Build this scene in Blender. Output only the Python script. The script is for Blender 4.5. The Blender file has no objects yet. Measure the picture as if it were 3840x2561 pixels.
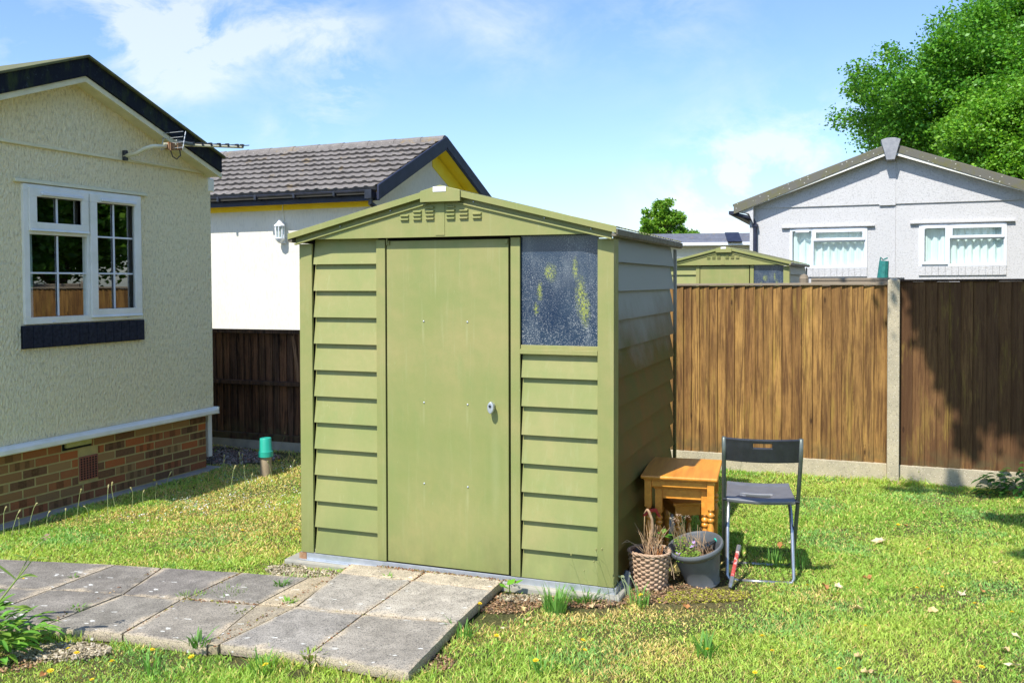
import bpy, bmesh, math, random
import numpy as np
from mathutils import Vector, Matrix, noise as mnoise
random.seed(7); rng = np.random.default_rng(11)
C = bpy.context.scene.collection
sc = bpy.context.scene

# ------------------------------------------------------------------ camera
F_PX, SHIFT, PITCH, ROLL, CAM_H = 3444.0, -124.0, 0.0275, -0.006, 1.57
cam = bpy.data.cameras.new('camera'); camo = bpy.data.objects.new('camera', cam); C.objects.link(camo)
cam.sensor_width = 36; cam.lens = 36 * F_PX / 3840; cam.shift_y = SHIFT / 3840
cam.clip_start = 0.05; cam.clip_end = 2000
camM = Matrix.Rotation(math.pi / 2 - PITCH, 3, 'X') @ Matrix.Rotation(ROLL, 3, 'Z')
camo.matrix_world = Matrix.Translation((0, 0, CAM_H)) @ camM.to_4x4()
sc.camera = camo

# ------------------------------------------------------------------ sky and sun
SUN_EL, SUN_AZ = math.radians(54), math.radians(34)          # azimuth measured from behind the camera towards its left
sdir = Vector((-math.sin(SUN_AZ) * math.cos(SUN_EL), -math.cos(SUN_AZ) * math.cos(SUN_EL), math.sin(SUN_EL)))
sun = bpy.data.lights.new('sun', 'SUN'); sun.energy = 4.5; sun.angle = math.radians(0.53); sun.color = (1.0, 0.955, 0.87)
suno = bpy.data.objects.new('sun', sun); C.objects.link(suno); suno.rotation_euler = sdir.to_track_quat('Z', 'Y').to_euler()
w = bpy.data.worlds.new('World'); sc.world = w; w.use_nodes = True
nt = w.node_tree; N = nt.nodes; L = nt.links; N.clear()
sky = N.new('ShaderNodeTexSky'); sky.sky_type = 'NISHITA'; sky.sun_disc = False
sky.sun_elevation = SUN_EL; sky.sun_rotation = math.pi + SUN_AZ; sky.air_density = 1.1; sky.dust_density = 0.7; sky.ozone_density = 2.2
bg = N.new('ShaderNodeBackground'); bg.inputs[1].default_value = 0.15
tc = N.new('ShaderNodeTexCoord')
def wm(op, a, b=None, c=None):
    n = N.new('ShaderNodeMath'); n.operation = op
    for i, v in enumerate((a, b, c)):
        if v is None: continue
        if isinstance(v, (int, float)): n.inputs[i].default_value = v
        else: L.new(v, n.inputs[i])
    return n.outputs[0]
def dirof(u, v):                                             # direction seen at a point of the photograph (2351 px wide)
    return (camM @ Vector(((u * 1.63335 - 1920) / F_PX, -(v * 1.63335 - SHIFT - 1280.5) / F_PX, -1))).normalized()
mask = None
for (u, v, r, s) in ((270, 20, .06, .8), (320, 75, .05, .9), (400, 125, .055, 1.0), (480, 100, .04, .7), (600, 60, .045, .7), (700, 95, .05, .75), (790, 115, .045, .75), (800, 215, .022, .55), (745, 270, .028, .7), (620, 300, .02, .6), (15, 75, .035, .7),
                     (1060, 20, .055, .45), (1180, 75, .05, .4), (1450, 20, .08, .25), (1620, 15, .07, .25), (1640, 440, .055, 1.35), (1700, 445, .055, 1.1), (1780, 405, .07, .85), (1900, 350, .05, .8), (1470, 500, .04, .3)):
    d = dirof(u, v)
    vm = N.new('ShaderNodeVectorMath'); vm.operation = 'DISTANCE'; L.new(tc.outputs['Generated'], vm.inputs[0]); vm.inputs[1].default_value = d
    g = wm('MULTIPLY', wm('POWER', 2.718, wm('MULTIPLY', wm('POWER', wm('DIVIDE', vm.outputs['Value'], r), 2.0), -1.0)), s)
    mask = g if mask is None else wm('ADD', mask, g)
mp = N.new('ShaderNodeMapping'); L.new(tc.outputs['Generated'], mp.inputs[0]); mp.inputs['Scale'].default_value = (1, 1, 1.7); mp.inputs['Rotation'].default_value = (0, .35, 0)
n1 = N.new('ShaderNodeTexNoise'); n1.inputs['Scale'].default_value = 9; n1.inputs['Detail'].default_value = 9; n1.inputs['Roughness'].default_value = .62; n1.inputs['Distortion'].default_value = .35
L.new(mp.outputs[0], n1.inputs[0])
cl = N.new('ShaderNodeMapRange'); cl.inputs[1].default_value = .40; cl.inputs[2].default_value = .68; L.new(n1.outputs[0], cl.inputs[0])
dens = wm('MINIMUM', wm('MULTIPLY', wm('MULTIPLY', mask, cl.outputs[0]), .8), .55)
mixc = N.new('ShaderNodeMix'); mixc.data_type = 'RGBA'; L.new(dens, mixc.inputs[0])
tint = N.new('ShaderNodeMix'); tint.data_type = 'RGBA'; tint.blend_type = 'MULTIPLY'; tint.inputs[0].default_value = 1; L.new(sky.outputs[0], tint.inputs[6]); tint.inputs[7].default_value = (.74, .84, 1.0, 1)
L.new(tint.outputs[2], mixc.inputs[6]); mixc.inputs[7].default_value = (5.0, 5.15, 5.4, 1)
L.new(mixc.outputs[2], bg.inputs[0])
wo = N.new('ShaderNodeOutputWorld'); L.new(bg.outputs[0], wo.inputs[0])
sc.view_settings.view_transform = 'Standard'; sc.view_settings.look = 'None'; sc.view_settings.exposure = 0.60; sc.view_settings.gamma = 1
sc.cycles.max_bounces = 8; sc.cycles.transparent_max_bounces = 12; sc.cycles.use_denoising = True

# ------------------------------------------------------------------ helpers
def at(u, v, z=-0.06):                                       # point of height z seen at a point of the photograph (2351 px wide)
    d = dirof(u, v); t = (z - CAM_H) / d.z
    return Vector((d.x * t, d.y * t, z))
def tag(o, label=None, cat=None, group=None, kind=None):
    if label: o['label'] = label
    if cat: o['category'] = cat
    if group: o['group'] = group
    if kind: o['kind'] = kind
    return o
def thing(name, label, cat, loc=(0, 0, 0), rz=0, group=None):
    o = bpy.data.objects.new(name, None); C.objects.link(o); o.location = loc; o.rotation_euler = (0, 0, rz)
    o.empty_display_size = .1
    return tag(o, label, cat, group)
class MB:
    def __init__(s): s.v = []; s.f = []; s.c = []
    def add(s, vs, fs, col=None):
        b = len(s.v); s.v += [tuple(x) for x in vs]; s.f += [tuple(i + b for i in q) for q in fs]
        s.c += [col or (1, 1, 1)] * len(vs); return s
    def box(s, x0, x1, y0, y1, z0, z1, col=None):
        return s.add([(x0, y0, z0), (x1, y0, z0), (x1, y1, z0), (x0, y1, z0), (x0, y0, z1), (x1, y0, z1), (x1, y1, z1), (x0, y1, z1)],
                     [(0, 3, 2, 1), (4, 5, 6, 7), (0, 1, 5, 4), (1, 2, 6, 5), (2, 3, 7, 6), (3, 0, 4, 7)], col)
    def prism(s, pts, axis, a, b, col=None):                 # polygon in the other two axes, extruded a..b along axis
        n = len(pts)
        def P(p, t): return (t, p[0], p[1]) if axis == 'x' else ((p[0], t, p[1]) if axis == 'y' else (p[0], p[1], t))
        vs = [P(p, a) for p in pts] + [P(p, b) for p in pts]
        fs = [tuple(range(n))[::-1], tuple(range(n, 2 * n))] + [(i, (i + 1) % n, (i + 1) % n + n, i + n) for i in range(n)]
        return s.add(vs, fs, col)
    def tube(s, pts, r, n=8, caps=True, col=None):
        pts = [Vector(p) for p in pts]; m = len(pts); rs = r if isinstance(r, (list, tuple)) else [r] * m
        vs = []; t = (pts[1] - pts[0]).normalized(); u = t.orthogonal().normalized()
        for i, p in enumerate(pts):
            t = ((pts[min(i + 1, m - 1)] - pts[max(i - 1, 0)])).normalized(); u = (u - t * u.dot(t)).normalized(); w_ = t.cross(u)
            for k in range(n):
                a = 2 * math.pi * k / n; vs.append(p + (u * math.cos(a) + w_ * math.sin(a)) * rs[i])
        fs = [(i * n + k, i * n + (k + 1) % n, (i + 1) * n + (k + 1) % n, (i + 1) * n + k) for i in range(m - 1) for k in range(n)]
        if caps: fs += [tuple(range(n))[::-1], tuple(range((m - 1) * n, m * n))]
        return s.add(vs, fs, col)
    def lathe(s, prof, c=(0, 0), n=20, col=None):
        vs = []
        for r, z in prof:
            for k in range(n):
                a = 2 * math.pi * k / n; vs.append((c[0] + r * math.cos(a), c[1] + r * math.sin(a), z))
        m = len(prof)
        fs = [(i * n + k, i * n + (k + 1) % n, (i + 1) * n + (k + 1) % n, (i + 1) * n + k) for i in range(m - 1) for k in range(n)]
        return s.add(vs, fs, col)
    def build(s, name, mat, parent=None, bevel=0, smooth=False, auto=None):
        me = bpy.data.meshes.new(name); me.from_pydata(s.v, [], s.f)
        at_ = me.color_attributes.new('Col', 'FLOAT_COLOR', 'POINT')
        at_.data.foreach_set('color', np.array([(c[0], c[1], c[2], 1) for c in s.c], dtype=np.float32).ravel())
        bm = bmesh.new(); bm.from_mesh(me); bmesh.ops.recalc_face_normals(bm, faces=bm.faces); bm.to_mesh(me); bm.free()
        o = bpy.data.objects.new(name, me); C.objects.link(o); me.materials.append(mat)
        if parent: o.parent = parent
        if smooth: me.polygons.foreach_set('use_smooth', [True] * len(me.polygons))
        if auto: me.set_sharp_from_angle(angle=auto)
        if bevel:
            b = o.modifiers.new('bevel', 'BEVEL'); b.width = bevel; b.segments = 2; b.limit_method = 'ANGLE'; b.angle_limit = .6
        return o
def nmesh(name, V, F, mat, col=None, parent=None):           # numpy mesh: V (n,3), F (m,k), col (n,3)
    me = bpy.data.meshes.new(name); n, m, k = len(V), len(F), F.shape[1]
    me.vertices.add(n); me.vertices.foreach_set('co', V.astype(np.float32).ravel())
    me.loops.add(m * k); me.loops.foreach_set('vertex_index', F.astype(np.int32).ravel())
    me.polygons.add(m); me.polygons.foreach_set('loop_start', np.arange(0, m * k, k, dtype=np.int32))
    me.update(calc_edges=True)
    if col is not None:
        a = me.color_attributes.new('Col', 'FLOAT_COLOR', 'POINT'); a.data.foreach_set('color', np.c_[col, np.ones(n)].astype(np.float32).ravel())
    me.materials.append(mat); o = bpy.data.objects.new(name, me); C.objects.link(o)
    if parent: o.parent = parent
    return o
def copy_tree(o, parent=None):
    kids = [x for x in o.children]
    c = o.copy(); C.objects.link(c); c.parent = parent
    for ch in kids: copy_tree(ch, c)
    return c

# ------------------------------------------------------------------ materials
class NT:
    def __init__(s, name):
        s.m = bpy.data.materials.new(name); s.m.use_nodes = True; s.t = s.m.node_tree; s.t.nodes.clear()
        s.out = s.t.nodes.new('ShaderNodeOutputMaterial'); s.b = s.t.nodes.new('ShaderNodeBsdfPrincipled'); s.t.links.new(s.b.outputs[0], s.out.inputs[0])
        s.tc = s.t.nodes.new('ShaderNodeTexCoord')
    def n(s, typ, **kw):
        x = s.t.nodes.new(typ)
        for k_, v in kw.items():
            if k_.startswith('_'): setattr(x, k_[1:], v)
        for k_, v in kw.items():
            if not k_.startswith('_'):
                i = x.inputs[int(k_[1:])] if k_[0] == 'i' and k_[1:].isdigit() else x.inputs[k_]
                s.set(i, v)
        return x
    def set(s, i, v):
        if isinstance(v, bpy.types.NodeSocket): s.t.links.new(v, i)
        elif isinstance(v, tuple) and len(v) == 3 and i.type == 'RGBA': i.default_value = (*v, 1)
        else: i.default_value = v
    def co(s, scale=(1, 1, 1), rot=(0, 0, 0), src='Object'): return s.n('ShaderNodeMapping', i0=s.tc.outputs[src], Scale=scale, Rotation=rot).outputs[0]
    def noise(s, scale, detail=4, rough=.55, vec=None, dist=0.): return s.n('ShaderNodeTexNoise', Vector=vec or s.tc.outputs['Object'], Scale=float(scale), Detail=float(detail), Roughness=rough, Distortion=dist).outputs[0]
    def vor(s, scale, vec=None, rand=1., feature='F1'): return s.n('ShaderNodeTexVoronoi', _feature=feature, Vector=vec or s.tc.outputs['Object'], Scale=float(scale), Randomness=rand).outputs[0]
    def rng(s, v, a, b, c=0., d=1.): return s.n('ShaderNodeMapRange', i0=v, i1=a, i2=b, i3=c, i4=d).outputs[0]
    def mix(s, f, a, b, mode='MIX'): return s.n('ShaderNodeMix', _data_type='RGBA', _blend_type=mode, i0=f, i6=a, i7=b).outputs[2]
    def math(s, op, a, b): return s.n('ShaderNodeMath', _operation=op, i0=a, i1=b).outputs[0]
    def attr(s, name='Col'): return s.n('ShaderNodeAttribute', _attribute_name=name).outputs[0]
    def bump(s, h, strength=.3, dist=.01): s.set(s.b.inputs['Normal'], s.n('ShaderNodeBump', Height=h, Strength=strength, Distance=dist).outputs[0])
    def P(s, col, rough=.6, metal=0., spec=.5):
        s.set(s.b.inputs['Base Color'], col); s.set(s.b.inputs['Roughness'], rough); s.b.inputs['Metallic'].default_value = metal; s.b.inputs['Specular IOR Level'].default_value = spec
        return s.m
def simple(name, a, b=None, rough=.6, scale=8, detail=5, bump=0, bscale=60, metal=0., spec=.5, stretch=(1, 1, 1), lo=.35, hi=.65, attr=False):
    t = NT(name); vec = t.co(stretch)
    c = t.mix(t.rng(t.noise(scale, detail, .6, vec), lo, hi), a, b) if b else a
    if attr: c = t.mix(1., c if b else t.n('ShaderNodeRGB').outputs[0] if False else c, t.attr(), 'MULTIPLY')
    if bump: t.bump(t.noise(bscale, 4, .6, vec), bump, .004)
    return t.P(c, rough, metal, spec)

def m_shed():
    t = NT('green painted metal')
    big = t.rng(t.noise(2.2, 5, .6), .35, .65); fine = t.rng(t.noise(9, 6, .65), .3, .7)
    col = t.mix(big, (.235, .26, .080), (.345, .295, .118)); col = t.mix(t.math('MULTIPLY', fine, .5), col, (.20, .245, .072))
    streak = t.rng(t.noise(34, 5, .7, t.co((1, 1, .05))), .56, .74)
    col = t.mix(t.math('MULTIPLY', streak, .30), col, (.40, .42, .22)); blot = t.rng(t.noise(5.5, 7, .75, t.co((1, 1, .6))), .54, .72); col = t.mix(t.math('MULTIPLY', blot, .5), col, (.19, .255, .075))
    for (x_, z_) in ((.799, .46), (.799, .911), (.799, 1.361), (1.062, .46), (1.062, .911), (1.062, 1.361), (1.225, .86)):
        mp_ = t.n('ShaderNodeMapping', i0=t.tc.outputs['Object'], Location=(-x_ / .010, 0, -(z_ - .07) / .085), Scale=(1 / .010, 0, 1 / .085)) if x_ < 1.2 else t.n('ShaderNodeMapping', i0=t.tc.outputs['Object'], Location=(-x_ / .035, 0, -(z_ - .32) / .30), Scale=(1 / .035, 0, 1 / .30))
        dd = t.n('ShaderNodeVectorMath', _operation='LENGTH', i0=mp_.outputs[0]).outputs['Value']; col = t.mix(t.math('MULTIPLY', t.rng(dd, 1.0, .2), .18), col, (.50, .50, .28))
    scr = t.math('MULTIPLY', t.rng(t.noise(14, 2, .5, t.co((1.6, 1, .5), (0, .6, 0)), 2.), .745, .76), .25); col = t.mix(scr, col, (.46, .48, .27))
    chalk = t.rng(t.noise(420, 2, .5), .35, .75); col = t.mix(t.math('MULTIPLY', chalk, .14), col, (.44, .45, .2))
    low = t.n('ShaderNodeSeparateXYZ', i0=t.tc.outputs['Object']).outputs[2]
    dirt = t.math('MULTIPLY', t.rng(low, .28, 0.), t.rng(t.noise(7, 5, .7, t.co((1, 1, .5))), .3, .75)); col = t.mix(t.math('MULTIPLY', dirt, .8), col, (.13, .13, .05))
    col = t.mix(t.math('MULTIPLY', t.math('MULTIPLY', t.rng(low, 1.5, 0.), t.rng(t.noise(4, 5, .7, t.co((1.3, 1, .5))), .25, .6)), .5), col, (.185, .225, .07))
    t.bump(t.math('ADD', t.math('MULTIPLY', t.noise(3.5, 2, .5), 6.0), t.noise(300, 2, .5)), .12, .0016)
    return t.P(col, t.rng(fine, 0, 1, .42, .6), 0, .4)
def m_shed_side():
    t = NT('weathered metal with side shade')
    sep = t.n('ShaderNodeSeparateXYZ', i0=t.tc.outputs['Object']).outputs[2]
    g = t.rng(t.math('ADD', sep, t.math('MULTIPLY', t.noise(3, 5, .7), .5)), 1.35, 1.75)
    base = t.mix(t.rng(t.noise(5, 6, .65), .35, .65), (.095, .10, .020), (.155, .09, .020))  # side's shade and the table's warm bounce put into a darker, browner base
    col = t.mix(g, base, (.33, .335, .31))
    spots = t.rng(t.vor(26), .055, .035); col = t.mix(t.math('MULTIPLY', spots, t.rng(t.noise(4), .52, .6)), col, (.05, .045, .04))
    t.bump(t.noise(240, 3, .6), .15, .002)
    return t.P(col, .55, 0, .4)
def m_rough(name, a, b, c, dscale=70, strength=.9, dist=.006, stretch=(1, 1, .45), stain=.35, pit=.55):
    t = NT(name); vec = t.co(stretch)
    h = t.rng(t.noise(dscale, 3, .6, vec, .4), .40, .68)
    col = t.mix(t.rng(t.noise(1.4, 5, .65, t.co((1, 1, .6))), .38, .66), a, b)
    col = t.mix(t.math('MULTIPLY', t.rng(t.noise(dscale * .9, 2, .5, vec), .54, .63), pit), col, tuple(q * .8 for q in c))
    st = t.rng(t.noise(3.2, 5, .7, t.co((1.2, 1.2, .35))), .55, .8); col = t.mix(t.math('MULTIPLY', st, stain), col, c)
    t.bump(h, strength, dist)
    return t.P(col, .85, 0, .25)
M = {}
M['shed'] = m_shed(); M['shed_side'] = m_shed_side()
M['zinc'] = simple('galvanised steel', (.42, .46, .50), (.55, .58, .62), .38, 14, metal=.55, bump=.1)
M['rail_brown'] = simple('dirty brown metal edge', (.13, .105, .075), (.24, .21, .15), .7, 30, bump=.5)
M['rust'] = simple('rust', (.22, .08, .03), (.35, .22, .12), .8, 20)
M['cream_rough'] = m_rough('cream roughcast render', (.97, .85, .55), (.93, .84, .56), (.55, .47, .28), 62, .9, .010, stain=.12, pit=.34)
M['cream_plain'] = simple('cream trim paint', (.82, .76, .52), (.70, .66, .44), .6, 9, bump=.15)
M['mid_wall'] = m_rough('pale cream render', (.74, .71, .60), (.77, .74, .645), (.56, .54, .46), 60, .4, .004, (1, 1, .25), .08, pit=.2)
M['yellow'] = simple('yellow bounce light tint', (.95, .72, .02), (.98, .78, .05), .6, 6)  # yellow of bounced sunlight put into the soffit and wall-top colour
M['white_rough'] = m_rough('white roughcast render', (.56, .555, .56), (.59, .585, .59), (.40, .40, .40), 60, .5, .005, (1, 1, .7), .10, pit=.4)
M['upvc'] = simple('white plastic', (.78, .80, .83), (.72, .75, .80), .35, 5, spec=.5)
M['upvc_aged'] = simple('aged white plastic', (.90, .88, .82), (.80, .79, .70), .4, 7, spec=.5)
M['black_gloss'] = simple('black plastic', (.015, .016, .022), (.03, .032, .045), .28, 10, spec=.6)
M['navy'] = simple('navy fascia board', (.010, .013, .032), (.02, .026, .055), .55, 6, stretch=(1, 1, 1))
def m_fascia():
    t = NT('algae stained black fascia')
    col = t.mix(t.rng(t.noise(7, 6, .7, t.co((1.5, 1.5, .5))), .5, .68), (.006, .009, .018), (.03, .045, .015))
    col = t.mix(t.rng(t.noise(30, 4, .7), .6, .75), col, (.05, .07, .08))
    t.bump(t.noise(50, 4), .3, .003); return t.P(col, .65, 0, .2)
M['fascia'] = m_fascia()
M['moss_roof'] = simple('mossy felt roof', (.09, .09, .055), (.15, .16, .06), .9, 12, bump=.6, bscale=40)
def m_mossfascia():
    t = NT('lichen grey verge')
    col = t.mix(t.rng(t.noise(5, 5, .7), .45, .65), (.135, .13, .11), (.14, .135, .06))
    col = t.mix(t.rng(t.vor(16), .17, .10), col, (.55, .55, .5)); t.bump(t.noise(60, 4), .4, .004); return t.P(col, .85)
M['verge'] = m_mossfascia()
M['keystone'] = simple('grey cement', (.24, .25, .28), (.33, .34, .36), .85, 14, bump=.4)
def m_tiles(name, a, b, moss=.5):
    t = NT(name)
    col = t.mix(t.rng(t.noise(5, 6, .7), .35, .65), a, b)
    col = t.mix(t.math('MULTIPLY', t.rng(t.noise(45, 5, .7), .58, .66), moss), col, (.52, .50, .44))
    col = t.mix(t.math('MULTIPLY', t.rng(t.noise(2.6, 4, .7), .60, .72), .6), col, (.30, .20, .06))
    t.bump(t.noise(90, 4, .7), .5, .006); return t.P(col, .9, 0, .2)
M['tiles'] = m_tiles('grey brown roof tiles', (.15, .135, .125), (.22, .20, .185))
M['tiles_far'] = m_tiles('blue grey roof tiles', (.13, .14, .18), (.20, .21, .25), .2)
def m_brick():
    t = NT('mixed brick')
    col = t.mix(t.rng(t.noise(55, 5, .7), .3, .7), t.attr(), (.40, .22, .09), 'MIX')
    col = t.mix(.62, col, t.attr()); t.bump(t.noise(120, 4, .7), .5, .004)
    return t.P(col, .88, 0, .2)
M['brick'] = m_brick()
M['mortar'] = simple('yellow sand mortar', (.56, .44, .17), (.42, .34, .14), .95, 12, bump=.6, bscale=150)
M['concrete'] = simple('weathered concrete', (.40, .37, .30), (.27, .26, .22), .9, 6, bump=.4, bscale=90)
M['concrete_post'] = None
def m_agg(name, a, b, dots):
    t = NT(name); col = t.mix(t.rng(t.noise(6, 5, .65), .35, .65), a, b)
    col = t.mix(t.rng(t.vor(60), .22, .14), col, dots); col = t.mix(t.rng(t.noise(120, 3, .6), .6, .7), col, (.13, .12, .10))
    t.bump(t.noise(90, 4, .7), .4, .004); return t.P(col, .9, 0, .25)
M['concrete_post'] = m_agg('pebbly concrete', (.50, .43, .30), (.40, .35, .25), (.66, .60, .48))
def m_slab():
    t = NT('speckled paving slab')
    sp = t.rng(t.vor(190), .12, .5); col = t.mix(1., t.attr(), t.mix(sp, (.48, .47, .47), (1.38, 1.33, 1.26)), 'MULTIPLY')
    col = t.mix(t.math('MULTIPLY', t.rng(t.noise(95, 4, .7), .55, .62), .75), col, (.075, .072, .07))
    col = t.mix(t.math('MULTIPLY', t.rng(t.noise(170, 3, .7), .60, .68), .45), col, (.45, .43, .40))
    lich = t.math('MULTIPLY', t.rng(t.noise(19, 3, .55, t.co((.7, 1.25, 1))), .665, .69), t.rng(t.noise(2.4, 3), .40, .54)); col = t.mix(lich, col, (.68, .68, .64))
    t.bump(t.math('ADD', t.noise(130, 5, .75), t.math('MULTIPLY', sp, .5)), .6, .006); return t.P(col, .95, 0, .08)
M['slab'] = m_slab()
def m_wood(name, streak=(.36, .25, .05), grain=42, dark=(.085, .04, .018), str_=.45):
    t = NT(name)
    g = t.noise(grain, 6, .7, t.co((1, 1, .05)), .8); g2 = t.noise(150, 4, .7, t.co((1, 1, .03)))
    big = t.rng(t.noise(3.5, 6, .7, t.co((1.2, 1.2, .5))), .36, .62)
    col = t.mix(t.math('MULTIPLY', big, .55), t.attr(), dark)
    col = t.mix(t.math('MULTIPLY', t.rng(t.noise(8, 5, .75, t.co((1, 1, .16))), .53, .66), str_), col, streak)
    col = t.mix(t.math('MULTIPLY', t.rng(g, .46, .60), .75), col, dark); col = t.mix(t.math('MULTIPLY', t.rng(g2, .50, .66), .5), col, tuple(q * .7 for q in dark))
    ring = t.math('SINE', t.math('MULTIPLY', t.vor(2.4, t.co((3.2, 3.2, 1.0))), 95.), 0.)
    kd = t.vor(2.4, t.co((3.2, 3.2, 1.0))); col = t.mix(t.math('MULTIPLY', t.rng(kd, .085, .035), .85), col, (.03, .015, .008)); col = t.mix(t.math('MULTIPLY', t.math('MULTIPLY', t.rng(kd, .26, .12), t.rng(ring, .2, .9)), .35), col, dark)
    low = t.n('ShaderNodeSeparateXYZ', i0=t.tc.outputs['Object']).outputs[2]
    col = t.mix(t.math('MULTIPLY', t.rng(low, .25, .0), t.rng(t.noise(10, 4), .4, .6)), col, (.10, .085, .04))
    t.bump(g, .5, .004); return t.P(col, .8, 0, .2)
M['fence'] = m_wood('weathered fence timber'); M['fence_dark'] = m_wood('dark stained timber', (.13, .08, .04), 36, (.015, .010, .008), .5)
M['rail'] = simple('grey weathered rail', (.30, .24, .17), (.20, .16, .11), .85, 6, stretch=(.2, 1, 6), bump=.4)
def m_pine():
    t = NT('varnished orange pine'); g = t.noise(20, 5, .6, t.co((1.5, .12, 1.5)), .5)
    col = t.mix(t.rng(g, .35, .68), (.78, .34, .045), (.60, .22, .025)); t.bump(g, .1, .002); t.b.inputs['Coat Weight'].default_value = .35; t.b.inputs['Coat Roughness'].default_value = .25
    return t.P(col, .42, 0, .5)
M['pine'] = m_pine()
M['chair'] = simple('charcoal moulded plastic', (.022, .024, .030), (.032, .035, .043), .42, 20, bump=.06, bscale=400, spec=.6)
M['seat'] = simple('charcoal plastic with sky sheen', (.12, .125, .14), (.15, .155, .17), .42, 20, bump=.06, bscale=400, spec=1.0)  # sky reflection put into a paler base than the backrest plastic
M['chrome'] = simple('silver painted tube', (.45, .47, .50), (.36, .38, .41), .28, 30, metal=.75)
M['greytube'] = simple('dark grey tube', (.10, .12, .11), (.14, .16, .14), .4, 20, metal=.3)
M['wicker'] = simple('woven wicker', (.52, .36, .24), (.34, .22, .14), .75, 35, bump=.4, attr=False)
M['pot'] = simple('grey plastic pot', (.085, .095, .105), (.12, .13, .14), .5, 9, bump=.08)
M['soil'] = simple('dry soil', (.11, .07, .04), (.20, .14, .08), .95, 25, bump=1., bscale=70)
M['straw'] = simple('dead stems', (.48, .36, .22), (.34, .23, .15), .85, 30, attr=True)
M['teal'] = simple('teal plastic', (.02, .36, .26), (.03, .42, .32), .4, 6)
M['clay'] = simple('buff pipe', (.40, .31, .20), (.33, .25, .16), .8, 9, bump=.3)
M['red'] = simple('red plastic', (.5, .03, .02), None, .4)
M['redstake'] = simple('flaking red paint', (.42, .05, .04), (.55, .45, .42), .6, 40, lo=.5, hi=.62)
M['white'] = simple('white label', (.82, .82, .84), None, .5)
M['bottle'] = simple('dark bottle glass', (.02, .025, .03), None, .12, spec=.8)
M['green_sheet'] = simple('teal green mesh cover', (.01, .13, .12), (.02, .20, .18), .7, 20)
M['curtain'] = simple('pale curtain', (.74, .83, .84), (.66, .77, .78), .85, 4)
M['dark_room'] = simple('dark room', (.025, .025, .02), None, .9)
M['terracotta'] = simple('terracotta air brick', (.34, .10, .06), (.26, .10, .06), .8, 30)
M['hole'] = simple('hole', (.008, .006, .005), None, .9)
M['algae_cream'] = simple('algae stained cream', (.42, .40, .12), (.50, .47, .20), .8, 30, bump=.4)
M['sill_tile'] = simple('blue black sill tile', (.008, .010, .02), (.022, .026, .045), .65, 40, bump=.5, spec=.25)
def m_glass(name, k=.32, tint=(.9, .95, .92)):
    t = NT(name); fr = t.n('ShaderNodeFresnel', IOR=1.52).outputs[0]
    gl = t.n('ShaderNodeBsdfGlossy', Color=(1., 1., 1.), Roughness=.008); tr = t.n('ShaderNodeBsdfTransparent', Color=tint)
    mx = t.n('ShaderNodeMixShader', i0=k + .05, i1=tr.outputs[0], i2=gl.outputs[0]); t.t.links.new(mx.outputs[0], t.out.inputs[0]); return t.m
M['glass'] = m_glass('double glazing', .20); M['glass_far'] = m_glass('window glass', .03)
def m_shedwin():
    t = NT('dirty shed glazing with sky tint')
    vec = t.tc.outputs['Object']
    base = t.mix(t.rng(t.noise(6, 5, .6), .35, .65), (.010, .028, .066), (.028, .052, .09))  # blue base stands in for the sky reflected in the pane
    dust = t.rng(t.noise(4.2, 5, .65), .36, .62)
    sp = t.rng(t.noise(190, 2, .6), .54, .66); col = t.mix(t.math('MULTIPLY', sp, t.rng(dust, 0, 1, .10, .8)), base, (.42, .43, .42))
    col = t.mix(t.math('MULTIPLY', t.rng(t.noise(7, 6, .75, t.co((1, 1, .35))), .48, .70), .45), col, (.22, .25, .27))
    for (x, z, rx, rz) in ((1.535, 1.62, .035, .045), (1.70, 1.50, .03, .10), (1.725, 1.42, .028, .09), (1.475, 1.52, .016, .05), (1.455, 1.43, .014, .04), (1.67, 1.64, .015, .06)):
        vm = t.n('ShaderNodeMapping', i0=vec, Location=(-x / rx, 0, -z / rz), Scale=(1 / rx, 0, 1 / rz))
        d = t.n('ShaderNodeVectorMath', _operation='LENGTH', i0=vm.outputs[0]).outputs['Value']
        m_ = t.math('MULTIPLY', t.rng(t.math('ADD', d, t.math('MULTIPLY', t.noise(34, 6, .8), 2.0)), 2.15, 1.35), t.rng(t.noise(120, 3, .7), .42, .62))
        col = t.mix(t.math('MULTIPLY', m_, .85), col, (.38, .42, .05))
    return t.P(col, t.rng(sp, 0, 1, .12, .5), 0, .5)
M['shedwin'] = m_shedwin()
def m_leafy(name, rough=.45, trans=.35, gain=(1, 1, 1)):
    t = NT(name); a = t.mix(1., t.attr(), gain, 'MULTIPLY')
    t.P(a, rough, 0, .35); tr = t.n('ShaderNodeBsdfTranslucent', Color=t.mix(1., a, (1.15, 1.2, .55), 'MULTIPLY'))
    mx = t.n('ShaderNodeMixShader', i0=trans, i1=t.b.outputs[0], i2=tr.outputs[0]); t.t.links.new(mx.outputs[0], t.out.inputs[0]); return t.m
M['leaf'] = m_leafy('leaves'); M['grass'] = m_leafy('grass blades', .55, .4); M['petal'] = m_leafy('petals', .6, .2)
M['bark'] = simple('bark', (.12, .085, .055), (.19, .14, .09), .95, 14, stretch=(1, 1, .2), bump=.8, bscale=30)
def m_ground():
    t = NT('thatchy soil under turf')
    n = t.rng(t.noise(1.1, 5, .6), .38, .62); c = t.mix(n, (.13, .16, .05), (.32, .26, .12))
    c = t.mix(t.rng(t.noise(90, 5, .7), .35, .7), c, (.045, .05, .02)); t.bump(t.noise(60, 6, .8), 1., .03); return t.P(c, .95, 0, .1)
M['ground'] = m_ground()
M['gravel'] = m_agg('mixed gravel', (.20, .14, .10), (.12, .09, .07), (.45, .40, .36))

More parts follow.
